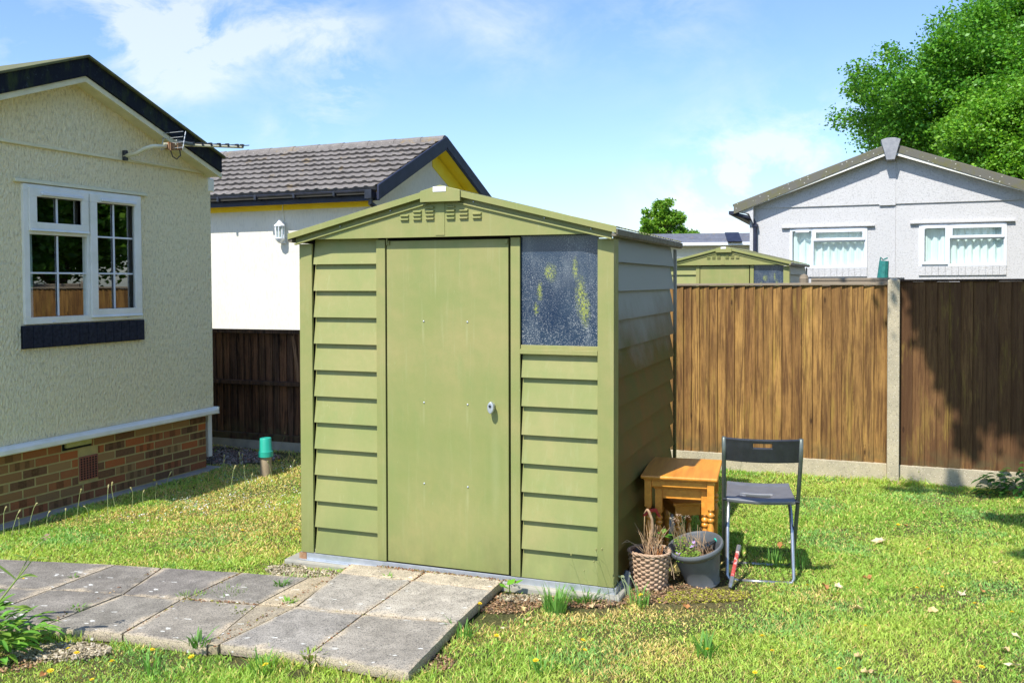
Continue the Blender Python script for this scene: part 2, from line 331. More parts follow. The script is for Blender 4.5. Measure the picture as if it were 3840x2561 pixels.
# ------------------------------------------------------------------ ground
GZ = -0.075
g = MB(); g.add([(-300, -300, GZ), (300, -300, GZ), (300, 300, GZ), (-300, 300, GZ)], [(0, 1, 2, 3)])
tag(g.build('ground', M['ground']), 'soil and thatch under the lawn', None, None, 'structure')

# ------------------------------------------------------------------ metal shed
YAW = -.3563; SW, SD, SH = 1.879, 1.79, 1.80
def shedM(o, kx=-.0044, ky=-.0008, lx=.0025, ly=.0057):
    R = Matrix.Rotation(YAW, 4, 'Z'); S = Matrix(((1, 0, lx, 0), (0, 1, ly, 0), (kx, ky, 1, 0), (0, 0, 0, 1)))
    return Matrix.Translation(o) @ R @ S
def racked(o, v):                                            # the shed stands slightly out of true on its base
    S = Matrix(((1, 0, .0025, 0), (0, 1, .0057, 0), (-.0044, -.0008, 1, 0), (0, 0, 0, 1)))
    o.data.transform(S)
PT = .1529
def louvres(mb, x0, x1, z0, z1, yin=.033, ylip=.006, k0=None, axis='front'):
    # overlapping boards: each board's lower lip stands proud, its top tucks under the one above
    k = 0
    while k * PT < z1 - .01:
        zb, zt = k * PT, (k + 1) * PT + .004
        if zt <= z0 + .01: k += 1; continue
        za, zc = max(zb, z0), min(zt, z1)
        fa = (za - zb) / (zt - zb); fc = (zc - zb) / (zt - zb)
        ya, yc = ylip + (yin - ylip) * fa, ylip + (yin - ylip) * fc
        if axis == 'front':
            mb.add([(x0, ya, za), (x1, ya, za), (x1, yc, zc), (x0, yc, zc), (x0, ya + .022, za + .002), (x1, ya + .022, za + .002)], [(0, 1, 2, 3), (0, 4, 5, 1)])
        else:
            mb.add([(SW - ya, x0, za), (SW - ya, x1, za), (SW - yc, x1, zc), (SW - yc, x0, zc), (SW - ya - .022, x0, za + .002), (SW - ya - .022, x1, za + .002)], [(0, 1, 2, 3), (0, 4, 5, 1)])
        k += 1
def make_shed():
    t = thing('metal_shed', 'green metal garden shed with louvred walls and plain door, in the middle of the lawn', 'shed', (-1.2455, 5.3532, .0038), YAW)
    parts = []
    def B(mb, name, mat, parent=t, bev=.0015, **k):
        o = mb.build(name, M[mat], parent, bev, **k); parts.append(o); return o
    # posts and jambs
    for nm, (x0, x1, y0, y1) in {'corner_post': (0, .083, 0, .02), 'corner_post.001': (1.793, SW, 0, .02)}.items():
        m = MB().box(x0, x1, 0, .018, 0, 1.800)
        if x0 > 1: m.box(SW - .018, SW, .018, .10, 0, 1.80)
        else: m.box(0, .018, .018, .09, 0, 1.80)
        B(m, 'corner_post', 'shed')
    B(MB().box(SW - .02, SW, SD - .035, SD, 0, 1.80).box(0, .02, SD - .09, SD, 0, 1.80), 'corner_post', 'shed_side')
    B(MB().box(.505, .561, 0, .016, 0, 1.815), 'door_jamb', 'shed'); B(MB().box(1.314, 1.367, 0, .016, 0, 1.815), 'door_jamb', 'shed')
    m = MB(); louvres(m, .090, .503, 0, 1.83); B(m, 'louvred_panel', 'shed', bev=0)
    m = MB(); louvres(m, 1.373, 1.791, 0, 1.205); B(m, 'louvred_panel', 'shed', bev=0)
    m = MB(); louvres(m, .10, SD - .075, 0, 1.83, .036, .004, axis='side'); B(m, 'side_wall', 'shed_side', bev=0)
    m = MB().box(.04, .045, .02, SD, 0, 1.8).box(.02, SW - .05, SD - .02, SD - .01, 0, 1.8).box(.04, SW - .05, .075, .08, 0, 1.2).box(.04, 1.37, .075, .08, 1.2, 1.82).box(.02, SW - .02, .031, .04, 1.806, 1.86); B(m, 'dark_inner_wall', 'hole', bev=0)  # black sheets stand in for the unlit inside behind slats and gaps
    # window
    wn = B(MB().box(1.367, 1.793, .022, .027, 1.225, 1.83), 'window_pane', 'shedwin', bev=0)
    B(MB().box(1.367, 1.793, -.004, .03, 1.196, 1.222).box(1.367, 1.793, .010, .02, 1.222, 1.243), 'window_sill', 'shed')
    # door
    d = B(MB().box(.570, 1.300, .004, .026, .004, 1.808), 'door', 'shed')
    B(MB().box(.561, .5705, .030, .05, 0, 1.81).box(1.300, 1.3145, .030, .05, 0, 1.81), 'door_gap', 'hole', bev=0)
    m = MB()
    for x in (.799, 1.062):
        for z in (.460, .911, 1.361): m.lathe([(.0, -.0045), (.003, -.004), (.0055, 0)], n=10); 
    m = MB()
    for x in (.799, 1.062):
        for z in (.460, .911, 1.361):
            m.tube([(x, .004, z), (x, .0015, z), (x, -.0005, z)], [.0055, .005, .002], 10)
    B(m, 'rivet', 'zinc', d, 0, smooth=True)
    m = MB(); prof = [(0, .030), (.010, .028), (.017, .018), (.0185, .0), (.016, -.020), (.010, -.029), (0, -.031)]
    pts = []
    for i in range(20):
        a = 2 * math.pi * i / 20; pts.append((1.212 + .0185 * math.cos(a) * (1 if abs(math.sin(a)) < .8 else .9), .905 + .032 * math.sin(a)))
    m.prism(pts, 'y', -.042, -.018); m.tube([(1.212, -.018, .915), (1.212, .006, .915)], .012, 12)
    h = B(m, 'handle', 'zinc', d, .005)
    B(MB().tube([(1.211, -.043, .914), (1.211, -.046, .914)], .007, 12).box(1.2095, 1.2125, -.0475, -.046, .908, .920), 'lock', 'black_gloss', h, 0)
    B(MB().box(.572, .580, -.006, .0, 1.785, 1.822).box(.5725, .5905, -.006, -.002, 1.79, 1.796).box(.586, .591, -.006, .0, 1.785, 1.81).box(1.282, 1.298, -.004, .003, 1.782, 1.806), 'hinge_pin', 'shed', d, .001)
    # base rail
    r_ = B(MB().box(-.012, SW + .012, .002, .012, -.040, -.004).box(-.012, SW + .012, -.02, .0021, -.043, -.040).box(SW + .001, SW + .011, .012, SD, -.040, -.004), 'base_rail', 'zinc', bev=.001)
    B(MB().box(-.014, .035, -.001, .002, -.041, -.003), 'rusty_end', 'rust', r_, 0)
    # gable
    apx, apz = .9395, 2.055
    def zr(x, off=0): return 1.825 + off + (apz - 1.825) * (1 - abs(x - apx) / apx)
    m = MB().add([(.09, -.040, 1.824), (SW - .09, -.040, 1.824), (SW - .09, -.040, 1.826), (apx, -.040, 2.030), (.09, -.040, 1.826),
                  (.09, .03, 1.826), (SW - .09, .03, 1.826)], [(0, 1, 2, 3, 4), (0, 5, 6, 1)]); B(m, 'gable_panel', 'shed', bev=0)
    B(MB().box(.895, .949, -.0435, -.0405, 1.832, 2.015), 'gable_seam', 'shed', bev=.0008)
    v = MB()
    for (cx, rows) in ((.708, (0, 1)), (.786, (0, 1, 2)), (.862, (0, 1, 2, 3)), (.986, (0, 1, 2, 3)), (1.063, (0, 1, 2)), (1.140, (0, 1))):
        for k in rows:
            z = 1.918 + k * .0205; hw = .027
            v.add([(cx - hw, -.0405, z), (cx + hw, -.0405, z), (cx + hw - .004, -.052, z + .001), (cx - hw + .004, -.052, z + .001), (cx - hw, -.0405, z + .011), (cx + hw, -.0405, z + .011), (cx + hw - .004, -.052, z + .007), (cx - hw + .004, -.052, z + .007)],
                  [(2, 3, 7, 6), (4, 5, 6, 7), (0, 3, 2, 1), (0, 4, 7, 3), (1, 2, 6, 5)])
            v.box(cx - hw + .003, cx + hw - .003, -.0420, -.0408, z - .003, z + .002)
    B(v, 'vent', 'shed', bev=0)
    # inner lip under the barge, dark recess behind, outer barge board
    def slope(mb, y0, y1, a, b, x0=0.0, x1=None, side=0):
        x1 = apx if x1 is None else x1
        p = [(x0, zr(x0) + a), (x1, zr(x1) + a), (x1, zr(x1) + b), (x0, zr(x0) + b)]
        if side: p = [(2 * apx - q[0], q[1]) for q in p]
        return mb.prism(p, 'y', y0, y1)
    for sd in (0, 1):
        m = MB(); slope(m, -.052, -.030, -.032, -.024, .0, apx, sd); slope(m, -.036, -.030, -.023, .034, .0, apx, sd); B(m, 'roof_trim', 'shed', bev=.0008)
        m = MB(); slope(m, -.074, -.068, .006, .040, -.030, apx - .10, sd); slope(m, -.068, .02, .034, .040, -.030, apx, sd); B(m, 'barge_board', 'shed', bev=.001)
        m = MB()
        for x in (.30, .62) if sd == 0 else (.11, .36, .76):
            xx = x if not sd else x
            zz = zr(xx) - .004; X = xx if not sd else 2 * apx - xx; m.tube([(X, -.040, zz), (X, -.046, zz)], [.005, .003], 8)
        B(m, 'bolt', 'zinc', bev=0)
        # roof sheet
        m = MB(); n_ = 24
        for i in range(n_):                                   # ribbed sheet along the slope direction
            y0_, y1_ = -.07 + (SD + .10) * i / n_, -.07 + (SD + .10) * (i + 1) / n_
            q = [(y0_, 0), (y0_ + .06 * (y1_ - y0_), .012), (y0_ + .3 * (y1_ - y0_), .012), (y0_ + .36 * (y1_ - y0_), 0), (y1_, 0)]
            for j in range(4):
                vs = []
                for (yy, dz) in (q[j], q[j + 1]):
                    for x in (-.035, apx): X = x if not sd else 2 * apx - x; vs.append((X, yy, zr(x) + .036 + dz * .6 - .004))
                m.add(vs, [(0, 1, 3, 2)])
        B(m, 'roof', 'moss_roof', bev=0)
        X0 = -.035 if not sd else 2 * apx + .035
        s_ = 1 if not sd else -1
        m = MB(); m.box(min(X0, X0 + s_ * .006), max(X0, X0 + s_ * .006), -.068, SD + .03, zr(-.03) - .004, zr(-.03) + .028); m.box(min(X0 + s_ * .006, X0 + s_ * .03), max(X0 + s_ * .006, X0 + s_ * .03), -.068, SD + .03, zr(-.03) - .010, zr(-.03) + .008)
        B(m, 'eave_rail', 'rail_brown', bev=.002)
    m = MB().prism([(apx - .118, 2.010), (apx + .118, 2.010), (apx + .118, 2.070), (apx, 2.100), (apx - .118, 2.070)], 'y', -.084, -.076)
    m.prism([(apx - .118, 2.064), (apx, 2.094), (apx + .118, 2.064), (apx + .118, 2.070), (apx, 2.100), (apx - .118, 2.070)], 'y', -.0758, SD + .03)
    m.box(apx - .118, apx - .112, -.0758, -.03, 2.010, 2.060).box(apx + .112, apx + .118, -.0758, -.03, 2.010, 2.060)
    cap = B(m, 'ridge_cap', 'shed', bev=.002)
    B(MB().box(apx - .040, apx + .036, -.0860, -.0842, 2.064, 2.092), 'label_plate', 'white', cap, 0)
    for o in parts: racked(o, 0)
    return t
shed = make_shed()
tag(MB().box(-.10, SW + .04, -.035, SD + .1, -.12, -.044).build('shed_base', M['concrete'], None, .012), 'rough concrete plinth slab under the green shed', 'base')
sb = bpy.data.objects['shed_base']; sb.location = shed.location; sb.rotation_euler = shed.rotation_euler

# neighbour's shed behind the fence: the same model, further off
s2 = copy_tree(shed); s2.location = (2.33, 14.15, .0); s2.rotation_euler = (0, 0, -.45)
tag(s2, 'green metal shed standing behind the wooden fence, only its top showing', 'shed')

# ------------------------------------------------------------------ window builder (front towards -y)
def rect_frame(mb, x0, x1, z0, z1, wd, y0, y1):
    mb.box(x0, x1, y0, y1, z0, z0 + wd); mb.box(x0, x1, y0, y1, z1 - wd, z1)
    mb.box(x0, x0 + wd, y0 + .0005, y1 - .0005, z0 + wd, z1 - wd); mb.box(x1 - wd, x1, y0 + .0005, y1 - .0005, z0 + wd, z1 - wd)
def curtain(x0, x1, z0, z1, y, amp, wl, seed, parent, mat='curtain', scallop=0):
    r = random.Random(seed); n = int((x1 - x0) / .008); V = []; Fc = []; ph = r.random() * 6
    for i in range(n + 1):
        x = x0 + (x1 - x0) * i / n; yy = y + amp * math.sin(x / wl * 6.28 + ph + 1.3 * math.sin(x * 4.1 + ph)) + amp * .3 * math.sin(x / wl * 14.1)
        zt = z1 - scallop * abs(math.sin(x / wl * 3.14 + ph))
        V += [(x, yy, z0), (x, yy * 1. + amp * .3 * math.sin(x * 31), (z0 + zt) / 2), (x, yy, zt)]
    for i in range(n):
        for j in range(2): Fc.append((i * 3 + j, i * 3 + 3 + j, i * 3 + 4 + j, i * 3 + 1 + j))
    return MB().add(V, Fc).build('curtain', M[mat], parent, smooth=True)

# ------------------------------------------------------------------ left park home
PHI = math.radians(68.2)
lh = thing('park_home', 'cream roughcast park home with brick base and black fascia at the left edge', 'house', (-2.70, 8.20, 0), PHI)
# gable wall with a window opening
SA, AP = .375, 3.04                                          # roof slope, apex height of wall
m = MB(); x0, x1, zb, ze = -3.02, .03, .45, 2.56; wx0, wx1, wz0, wz1 = -1.925, -.825, 1.30, 2.285
def wallq(mb, a, b, c, d, y=0): mb.add([(a, y, c), (b, y, c), (b, y, d), (a, y, d)], [(0, 1, 2, 3)])
wallq(m, x0, wx0, zb, ze); wallq(m, wx1, x1, zb, ze); wallq(m, wx0, wx1, zb, wz0); wallq(m, wx0, wx1, wz1, ze)
m.add([(wx0, 0, wz0), (wx1, 0, wz0), (wx1, .12, wz0), (wx0, .12, wz0)], [(0, 1, 2, 3)]); m.add([(wx0, 0, wz1), (wx1, 0, wz1), (wx1, .12, wz1), (wx0, .12, wz1)], [(0, 1, 2, 3)])
m.add([(x1, 0, zb), (x1, 8, zb), (x1, 8, ze + .05), (x1, 0, ze + .05)], [(0, 1, 2, 3)]); m.add([(x0, 0, zb), (x0, 8, zb), (x0, 8, ze + .05), (x0, 0, ze + .05)], [(0, 1, 2, 3)])
m.build('wall', M['cream_rough'], lh)
m = MB(); m.prism([(x0, 2.555), (x1, 2.555), (x1, 2.60), ((x0 + x1) / 2, 3.15), (x0, 2.60)], 'y', -.020, 3.0); m.build('gable', M['cream_rough'], lh, .004)
m = MB(); m.prism([(-.022, 2.572), (-.022, 2.552), (-.012, 2.548), (0.0, 2.556)], 'x', x0, x1); m.build('gable_lip', M['cream_plain'], lh)
room = MB().add([(x0 + .1, .1, .6), (x1 - .1, .1, .6), (x1 - .1, 3, .6), (x0 + .1, 3, .6), (x0 + .1, .1, 2.5), (x1 - .1, .1, 2.5), (x1 - .1, 3, 2.5), (x0 + .1, 3, 2.5)],
                [(0, 1, 2, 3), (4, 5, 6, 7), (1, 2, 6, 5), (2, 3, 7, 6), (3, 0, 4, 7)]).build('room', M['dark_room'], lh)
# skirting trim and brick plinth
m = MB(); m.prism([(-.050, .424), (-.050, .452), (-.036, .470), (-.004, .478), (-.004, .416), (-.042, .416)], 'x', x0, .05); m.prism([(.05, .416), (.05, .478), (.034, .478), (.034, .416)], 'y', -.05, 8); m.build('skirting_trim', M['upvc_aged'], lh, .003)
m = MB(); m.box(x0, -.035, .0375, .2, -.16, .414); m.box(-.10, -.0355, .21, 8, -.16, .414); m.build('mortar_bed', M['mortar'], lh)
m = MB(); rb = random.Random(5); row = 0; z = -.121
while z < .40:
    x = -.035; first = True
    while x > x0:
        wd = .198 if not first else (.198 if row % 2 else .094); first = False
        tone = rb.random()
        c = (.36, .12, .045) if tone < .32 else (.29, .145, .06) if tone < .55 else (.15, .075, .04) if tone < .72 else (.36, .21, .085) if tone < .86 else (.46, .12, .035)
        if z < .02: c = tuple(q * .6 + .02 for q in c)
        xa = x - wd; a_, b_ = z, z + .055; j = rb.uniform(-.0015, .0015)
        segs = [(xa, x)]
        for (ca, cb, cz0, cz1) in ((-1.447, -1.252, .088, .289), (-1.596, -1.314, .352, .42)):
            if b_ > cz0 and a_ < cz1:
                segs = [q for (p_, r2) in segs for q in ((p_, min(r2, ca)), (max(p_, cb), r2)) if q[1] - q[0] > .012]
        stripes = rb.random() < .4; k_ = rb.choice((2, 3)); e_ = wd / (k_ * 2 - 1)
        for (p_, r2) in segs:
            if stripes:                                    # clamp-fired bricks: dark bars across a lighter face
                xx = xa
                for q in range(k_ * 2 - 1):
                    lo_, hi_ = max(xx, p_), min(xx + e_, r2); xx += e_
                    if hi_ - lo_ > .002: m.box(lo_, hi_, .035 + j, .06, a_, b_, c if q % 2 == 0 else tuple(v_ * .5 for v_ in c))
            else: m.box(p_, r2, .035 + j, .06, a_, b_, c)
        x = xa - .013
    z += .067; row += 1
m.build('brick_plinth', M['brick'], lh)
MB().box(x0, .06, -.075, .2, -.2, -.062).build('footing', M['concrete'], lh, .006)
ab = MB().box(-1.437, -1.262, .028, .05, .098, .279).build('air_brick', M['terracotta'], lh, .002); m = MB()
for i in range(6):
    for j in range(9): m.box(-1.428 + i * .0275, -1.414 + i * .0275, .0255, .0283, .107 + j * .0185, .119 + j * .0185)
m.build('hole', M['hole'], ab)
vt = MB().box(-1.572, -1.338, .006, .03, .372, .413).build('vent_block', M['algae_cream'], lh, .004); MB().box(-1.588, -1.322, .0301, .034, .352, .413).build('vent_surround', M['hole'], vt)
# lintel, window
MB().prism([(-.001, 2.290), (-.030, 2.292), (-.024, 2.315), (-.001, 2.322)], 'x', -1.99, -.755).build('lintel', M['cream_plain'], lh, .003)
m = MB(); rect_frame(m, wx0, wx1, wz0, wz1, .048, -.022, .03); m.box(-1.375, -1.345, -.021, .03, wz0 + .048, wz1 - .048); m.box(-1.877, -1.375, -.0212, .03, 1.935, 1.965)
wf = m.build('window', M['upvc_aged'], lh, .003)
for (a, b, c, d, y) in ((-1.888, -1.372, 1.958, 2.262, -.040), (-1.352, -.850, 1.330, 2.262, -.040)):
    m = MB(); rect_frame(m, a, b, c, d, .062, y, -.0225); m.prism([(y + .0005, c - .004), (y - .012, c), (y - .004, c + .014), (y + .0005, c + .014)], 'x', a, b); m.build('sash', M['upvc_aged'], wf, .004)
    m = MB(); m.box(a + .09, b - .06, y - .022, y, d - .052, d - .030); m.build('trickle_vent', M['upvc'], wf, .004)
m = MB()
m.box(-1.638, -1.624, -.010, .0, 2.02, 2.20); m.box(-1.638, -1.624, -.008, .0, 1.352, 1.93); m.box(-1.877, -1.375, -.0082, .0, 1.655, 1.668)
m.box(-1.108, -1.094, -.010, .0, 1.392, 2.20); m.box(-1.290, -.912, -.0102, .0, 1.655, 1.668); m.box(-1.290, -.912, -.0102, .0, 1.935, 1.948)
m.build('glazing_bar', M['upvc'], wf, .002)
m = MB()
for (a, b, c, d) in ((-1.83, -1.43, 2.015, 2.205), (-1.88, -1.37, 1.345, 1.938), (-1.30, -.90, 1.385, 2.205)): m.add([(a, .004, c), (b, .004, c), (b, .004, d), (a, .004, d)], [(0, 1, 2, 3)])
m.build('pane', M['glass'], wf)
m = MB(); m.tube([(-1.70, -.024, 1.312), (-1.68, -.024, 1.312)], .006, 6); m.tube([(-.99, -.024, 1.318), (-.97, -.024, 1.318)], .006, 6); m.build('drain_cap', M['upvc'], wf)
curtain(-1.89, -1.73, 1.25, 2.3, .14, .012, .07, 3, lh)
m = MB()
for i in range(14): a = -1.950 + i * .0810; m.box(a, a + .0775, -.030, -.002, 1.132, 1.288)
m.box(-1.95, -.81, -.024, -.001, 1.130, 1.292); m.build('sill_tile', M['sill_tile'], lh, .004)
# roof: fascia boards, cream cover strip, soffit, mossy top
A0, X0 = 3.235, -1.495; RT = 2.69
def roofprism(mb, y0, y1, top, bot, ext=1.47, sl=.37): 
    for sg in (-1, 1):
        mb.prism([(X0, A0 + top), (X0 + sg * ext, A0 + top - sl * ext), (X0 + sg * ext, A0 + bot - sl * ext), (X0, A0 + bot)], 'y', y0, y1)
m = MB(); roofprism(m, -.18, -.155, 0, -.135); m.build('fascia', M['fascia'], lh, .003)
m = MB(); roofprism(m, -.165, -.145, -.136, -.180, 1.485); m.build('cover_strip', M['cream_plain'], lh, .003)
m = MB(); roofprism(m, -.150, .02, -.155, -.165, 1.48); m.build('soffit', M['cream_plain'], lh)
m = MB(); roofprism(m, -.205, 8, .016, -.004, 1.49); m.build('roof', M['moss_roof'], lh, .004)
m = MB(); m.box(-.05, -.02, -.16, 8, A0 - .70, A0 - .545); m.build('eaves_board', M['fascia'], lh, .003)
m = MB(); m.box(.0, .075, -.01, .10, 2.40, 2.52); m.build('hopper', M['upvc_aged'], lh, .01)
m = MB(); m.box(.030, .080, .06, .12, 1.2, 2.42); m.box(.030, .080, .06, .12, .02, 1.2); m.box(.026, .084, .056, .124, 1.16, 1.20); m.build('downpipe', M['upvc_aged'], lh, .003)
# cable on the gable lip
MB().tube([(-.98, -.03, 2.60), (-.93, -.03, 2.565), (-.7, -.03, 2.56), (-.35, -.032, 2.555), (-.05, -.034, 2.545)], .004, 6).build('cable', M['cream_plain'], lh)

# TV aerial fixed to the gable
an = thing('tv_aerial', 'grubby cream television aerial pointing right from the cream gable', 'aerial', lh.matrix_basis @ Vector((0, 0, 0)) if False else (-2.70, 8.20, 0), PHI)
m = MB(); m.tube([(-1.00, -.03, 2.585), (-1.00, -.15, 2.60), (-.985, -.22, 2.635), (-.94, -.255, 2.658), (-.80, -.26, 2.675)], .016, 10); m.build('mast_arm', M['cream_plain'], an, smooth=True)
m = MB(); m.box(-1.015, -.985, -.055, -.020, 2.55, 2.63); m.build('wall_bracket', M['black_gloss'], an, .004)
m = MB(); m.tube([(-.83, -.265, 2.69), (.155, -.26, 2.795)], .0105, 8); bo = m.build('boom', M['cream_plain'], an)
m = MB()
for i, s_ in enumerate((-.49, -.38, -.27, -.16, -.05, .08, .145)):
    zc = 2.69 + (s_ + .83) * .1066
    m.tube([(s_, -.34, zc + .014), (s_, -.18, zc + .014)], .004, 6); m.box(s_ - .010, s_ + .010, -.275, -.245, zc - .004, zc + .028)
m.build('element', M['black_gloss'], an)
m = MB(); m.box(-.70, -.50, -.285, -.245, 2.715, 2.745); m.build('junction_box', M['greytube'], an, .010)
m = MB()
for dz in (-.11, .11): m.tube([(-.715 - .02, -.265 - dz, 2.66), (-.70, -.265 - dz, 2.80)], .004, 6)
for k in range(4): m.tube([(-.735, -.38, 2.67 + k * .042), (-.72, -.15, 2.67 + k * .042)], .003, 6)
m.build('reflector', M['zinc'], an)
m = MB(); m.box(-.79, -.72, -.285, -.235, 2.655, 2.71); m.box(-.69, -.64, -.285, -.235, 2.665, 2.72); m.tube([(-.79, -.30, 2.64), (-.79, -.30, 2.70)], .006, 6); m.build('clamp', M['rust'], an, .003)
m = MB(); m.tube([(-.66, -.27, 2.70), (-.655, -.28, 2.62), (-.70, -.28, 2.585), (-.745, -.28, 2.60), (-.77, -.28, 2.65)], .005, 6); m.build('cable', M['black_gloss'], an)

# ------------------------------------------------------------------ middle house (cream, tiled roof)
mh = thing('tiled_house', 'cream rendered house with grey tiled roof and navy fascia boards behind the green shed', 'house', (-1.2, 11.6, 0), -.385)
GX, RY, RZ, EZ, WY = -.53, 1.93, 3.66, 2.775, .21               # gable x, ridge y, ridge z, eave z, wall y
wx = GX - .22
m = MB(); m.add([(-9, WY, -.1), (wx, WY, -.1), (wx, WY, 2.76), (-9, WY, 2.76)], [(0, 1, 2, 3)])
m.add([(wx, WY, -.1), (wx, 3.65, -.1), (wx, 3.65, 2.70), (wx, RY, RZ - .12), (wx, WY, 2.76)], [(0, 1, 2, 3, 4)]); m.build('wall', M['mid_wall'], mh)
sl = (RZ - EZ) / RY
m = MB(); nc = 9; xs = np.arange(-9, GX - .03, .022)
for c_ in range(nc):
    ya, yb = RY * c_ / nc - .03, RY * (c_ + 1) / nc + .02; V = []; Fc = []
    for x in xs:
        roll = .016 * (max(0, math.sin(x * 2 * math.pi / .15)) ** .6 if math.sin(x * 2 * math.pi / .15) > 0 else 0)
        jz = .004 * math.sin(x * 7 + c_ * 2)
        za, zb_ = EZ + sl * max(ya, -.03) + .058 + roll + jz, EZ + sl * yb + .014 + roll * .5
        V += [(x, ya + .045, za - .055), (x, ya, za - .004), (x, ya + .004, za + .006), (x, yb, zb_)]
    for i in range(len(xs) - 1):
        for j in range(3): Fc.append((i * 4 + j, i * 4 + 4 + j, i * 4 + 5 + j, i * 4 + 1 + j))
    m.add(V, Fc)
m.add([(-9, RY, RZ), (GX, RY, RZ), (GX, 2 * RY, EZ), (-9, 2 * RY, EZ)], [(0, 1, 2, 3)]); m.build('roof', M['tiles'], mh)
m = MB(); x = -9.
while x < GX - .02:
    x2 = min(x + .45, GX + .0); m.tube([(x, RY, RZ - .015), (x2 + .0, RY, RZ - .015)], [.098, .104], 14); x = x2
m.build('ridge_tile', M['tiles'], mh)
m = MB(); 
for sg in (0, 1):
    ys = (lambda q: q if not sg else 2 * RY - q)
    m.prism([(ys(-.06), EZ + .055), (ys(RY), RZ + .07), (ys(RY), RZ - .095), (ys(-.06), EZ - .13)], 'x', GX, GX + .03)
m.build('barge_board', M['navy'], mh, .003)
m = MB()
for sg in (0, 1):
    ys = (lambda q: q if not sg else 2 * RY - q)
    m.prism([(ys(-.05), EZ - .11), (ys(RY), RZ - .10), (ys(RY), RZ - .125), (ys(-.05), EZ - .14)], 'x', GX - .001, GX + .022)
m.build('barge_trim', M['navy'], mh, .002)
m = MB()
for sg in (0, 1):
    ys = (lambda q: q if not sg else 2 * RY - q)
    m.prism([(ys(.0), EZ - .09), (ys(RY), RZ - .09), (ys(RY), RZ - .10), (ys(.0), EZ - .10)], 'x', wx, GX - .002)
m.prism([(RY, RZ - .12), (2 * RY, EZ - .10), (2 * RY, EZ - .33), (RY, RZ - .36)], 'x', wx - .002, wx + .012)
m.box(-9, wx, .012, WY + .02, 2.665, 2.675); m.box(-9, wx, WY - .006, WY + .02, 2.585, 2.664); m.build('soffit', M['yellow'], mh)  # yellow bands under eave and verge stand in for bounced sunlight
m = MB(); m.box(-9, GX - .002, .0, .018, 2.64, 2.745); m.build('eaves_fascia', M['navy'], mh, .003)
m = MB(); pr = [(-.005 - .05 + .055 * math.cos(a), 2.765 + .05 * math.sin(a)) for a in np.linspace(math.pi, 2 * math.pi, 9)] 
pr += [(q[0] * .9 - .005, q[1] + .006) for q in pr[::-1]]; m.prism(pr, 'x', -9, GX - .06); gt = m.build('gutter', M['black_gloss'], mh, smooth=False)
m = MB()
for x in np.arange(-8.6, GX - .2, .62): m.box(x, x + .035, -.118, .0, 2.706, 2.772)
m.build('gutter_bracket', M['black_gloss'], gt, .004)
m = MB(); m.tube([(GX - .10, -.05, 2.74), (GX - .10, -.05, 2.60), (GX - .02, .08, 2.50), (GX - .02, .12, 2.40)], .034, 12); m.box(GX - .15, GX - .05, -.115, .01, 2.66, 2.775); m.build('downpipe', M['black_gloss'], mh, smooth=False)
MB().tube([(-2.16, WY - .012, 2.66), (-2.165, WY - .012, 2.56), (-2.145, WY - .012, 2.45), (-2.16, WY - .012, 2.42)], .006, 6).build('cable', M['upvc_aged'], mh)
# wall lantern
wl = thing('wall_lantern', 'small white half lantern on the sunlit cream house wall', 'lantern', mh.matrix_basis @ Vector((0, 0, 0)), -.385)
wl.location = (-1.2, 11.6, 0); LX = -2.16
m = MB(); m.lathe([(.0, 2.455), (.014, 2.452), (.018, 2.435), (.045, 2.40), (.075, 2.375), (.078, 2.362), (.0, 2.360)], (LX, WY - .085), 8); m.build('cap', M['upvc'], wl)
m = MB()
for k in range(8):
    a = 2 * math.pi * (k + .5) / 8; c_, s_ = math.cos(a), math.sin(a); m.tube([(LX + .062 * c_, WY - .085 + .062 * s_, 2.362), (LX + .055 * c_, WY - .085 + .055 * s_, 2.20)], .0085, 4)
m.lathe([(.0, 2.205), (.066, 2.205), (.068, 2.192), (.045, 2.160), (.018, 2.135), (.0, 2.130)], (LX, WY - .085), 8); m.build('cage', M['upvc'], wl)
m = MB(); m.lathe([(.050, 2.355), (.046, 2.21)], (LX, WY - .085), 8); m.build('pane', M['glass_far'], wl)
m = MB(); m.box(LX - .035, LX + .035, WY - .03, WY - .001, 2.13, 2.42); m.build('back_plate', M['upvc'], wl, .004)

# ------------------------------------------------------------------ right white house
RHO = Vector((8, 15, 0)); rh = thing('white_bungalow', 'white roughcast bungalow with lichen covered verge behind the right fence', 'house', RHO, -.36)
AX, AZ, HWD, RS, HY = -1.69, 3.895, 2.60, .362, .20
m = MB(); ly0, rx1 = -4.03, .65
wins = ((-3.335, -2.050, 1.795, 2.500), (-1.232, .092, 1.805, 2.520))
def hole_wall(mb, xa, xb, za, zb_, holes, y):
    x = xa
    for (a, b, c, d) in holes:
        mb.add([(x, y, za), (a, y, za), (a, y, zb_), (x, y, zb_)], [(0, 1, 2, 3)]); mb.add([(a, y, za), (b, y, za), (b, y, c), (a, y, c)], [(0, 1, 2, 3)]); mb.add([(a, y, d), (b, y, d), (b, y, zb_), (a, y, zb_)], [(0, 1, 2, 3)])
        x = b
    mb.add([(x, y, za), (xb, y, za), (xb, y, zb_), (x, y, zb_)], [(0, 1, 2, 3)])
hole_wall(m, ly0, rx1, -.1, 2.89, wins, HY)
m.add([(ly0, HY, -.1), (ly0, 8, -.1), (ly0, 8, 2.89), (ly0, HY, 2.89)], [(0, 1, 2, 3)]); m.add([(rx1, HY, -.1), (rx1, 8, -.1), (rx1, 8, 2.89), (rx1, HY, 2.89)], [(0, 1, 2, 3)])
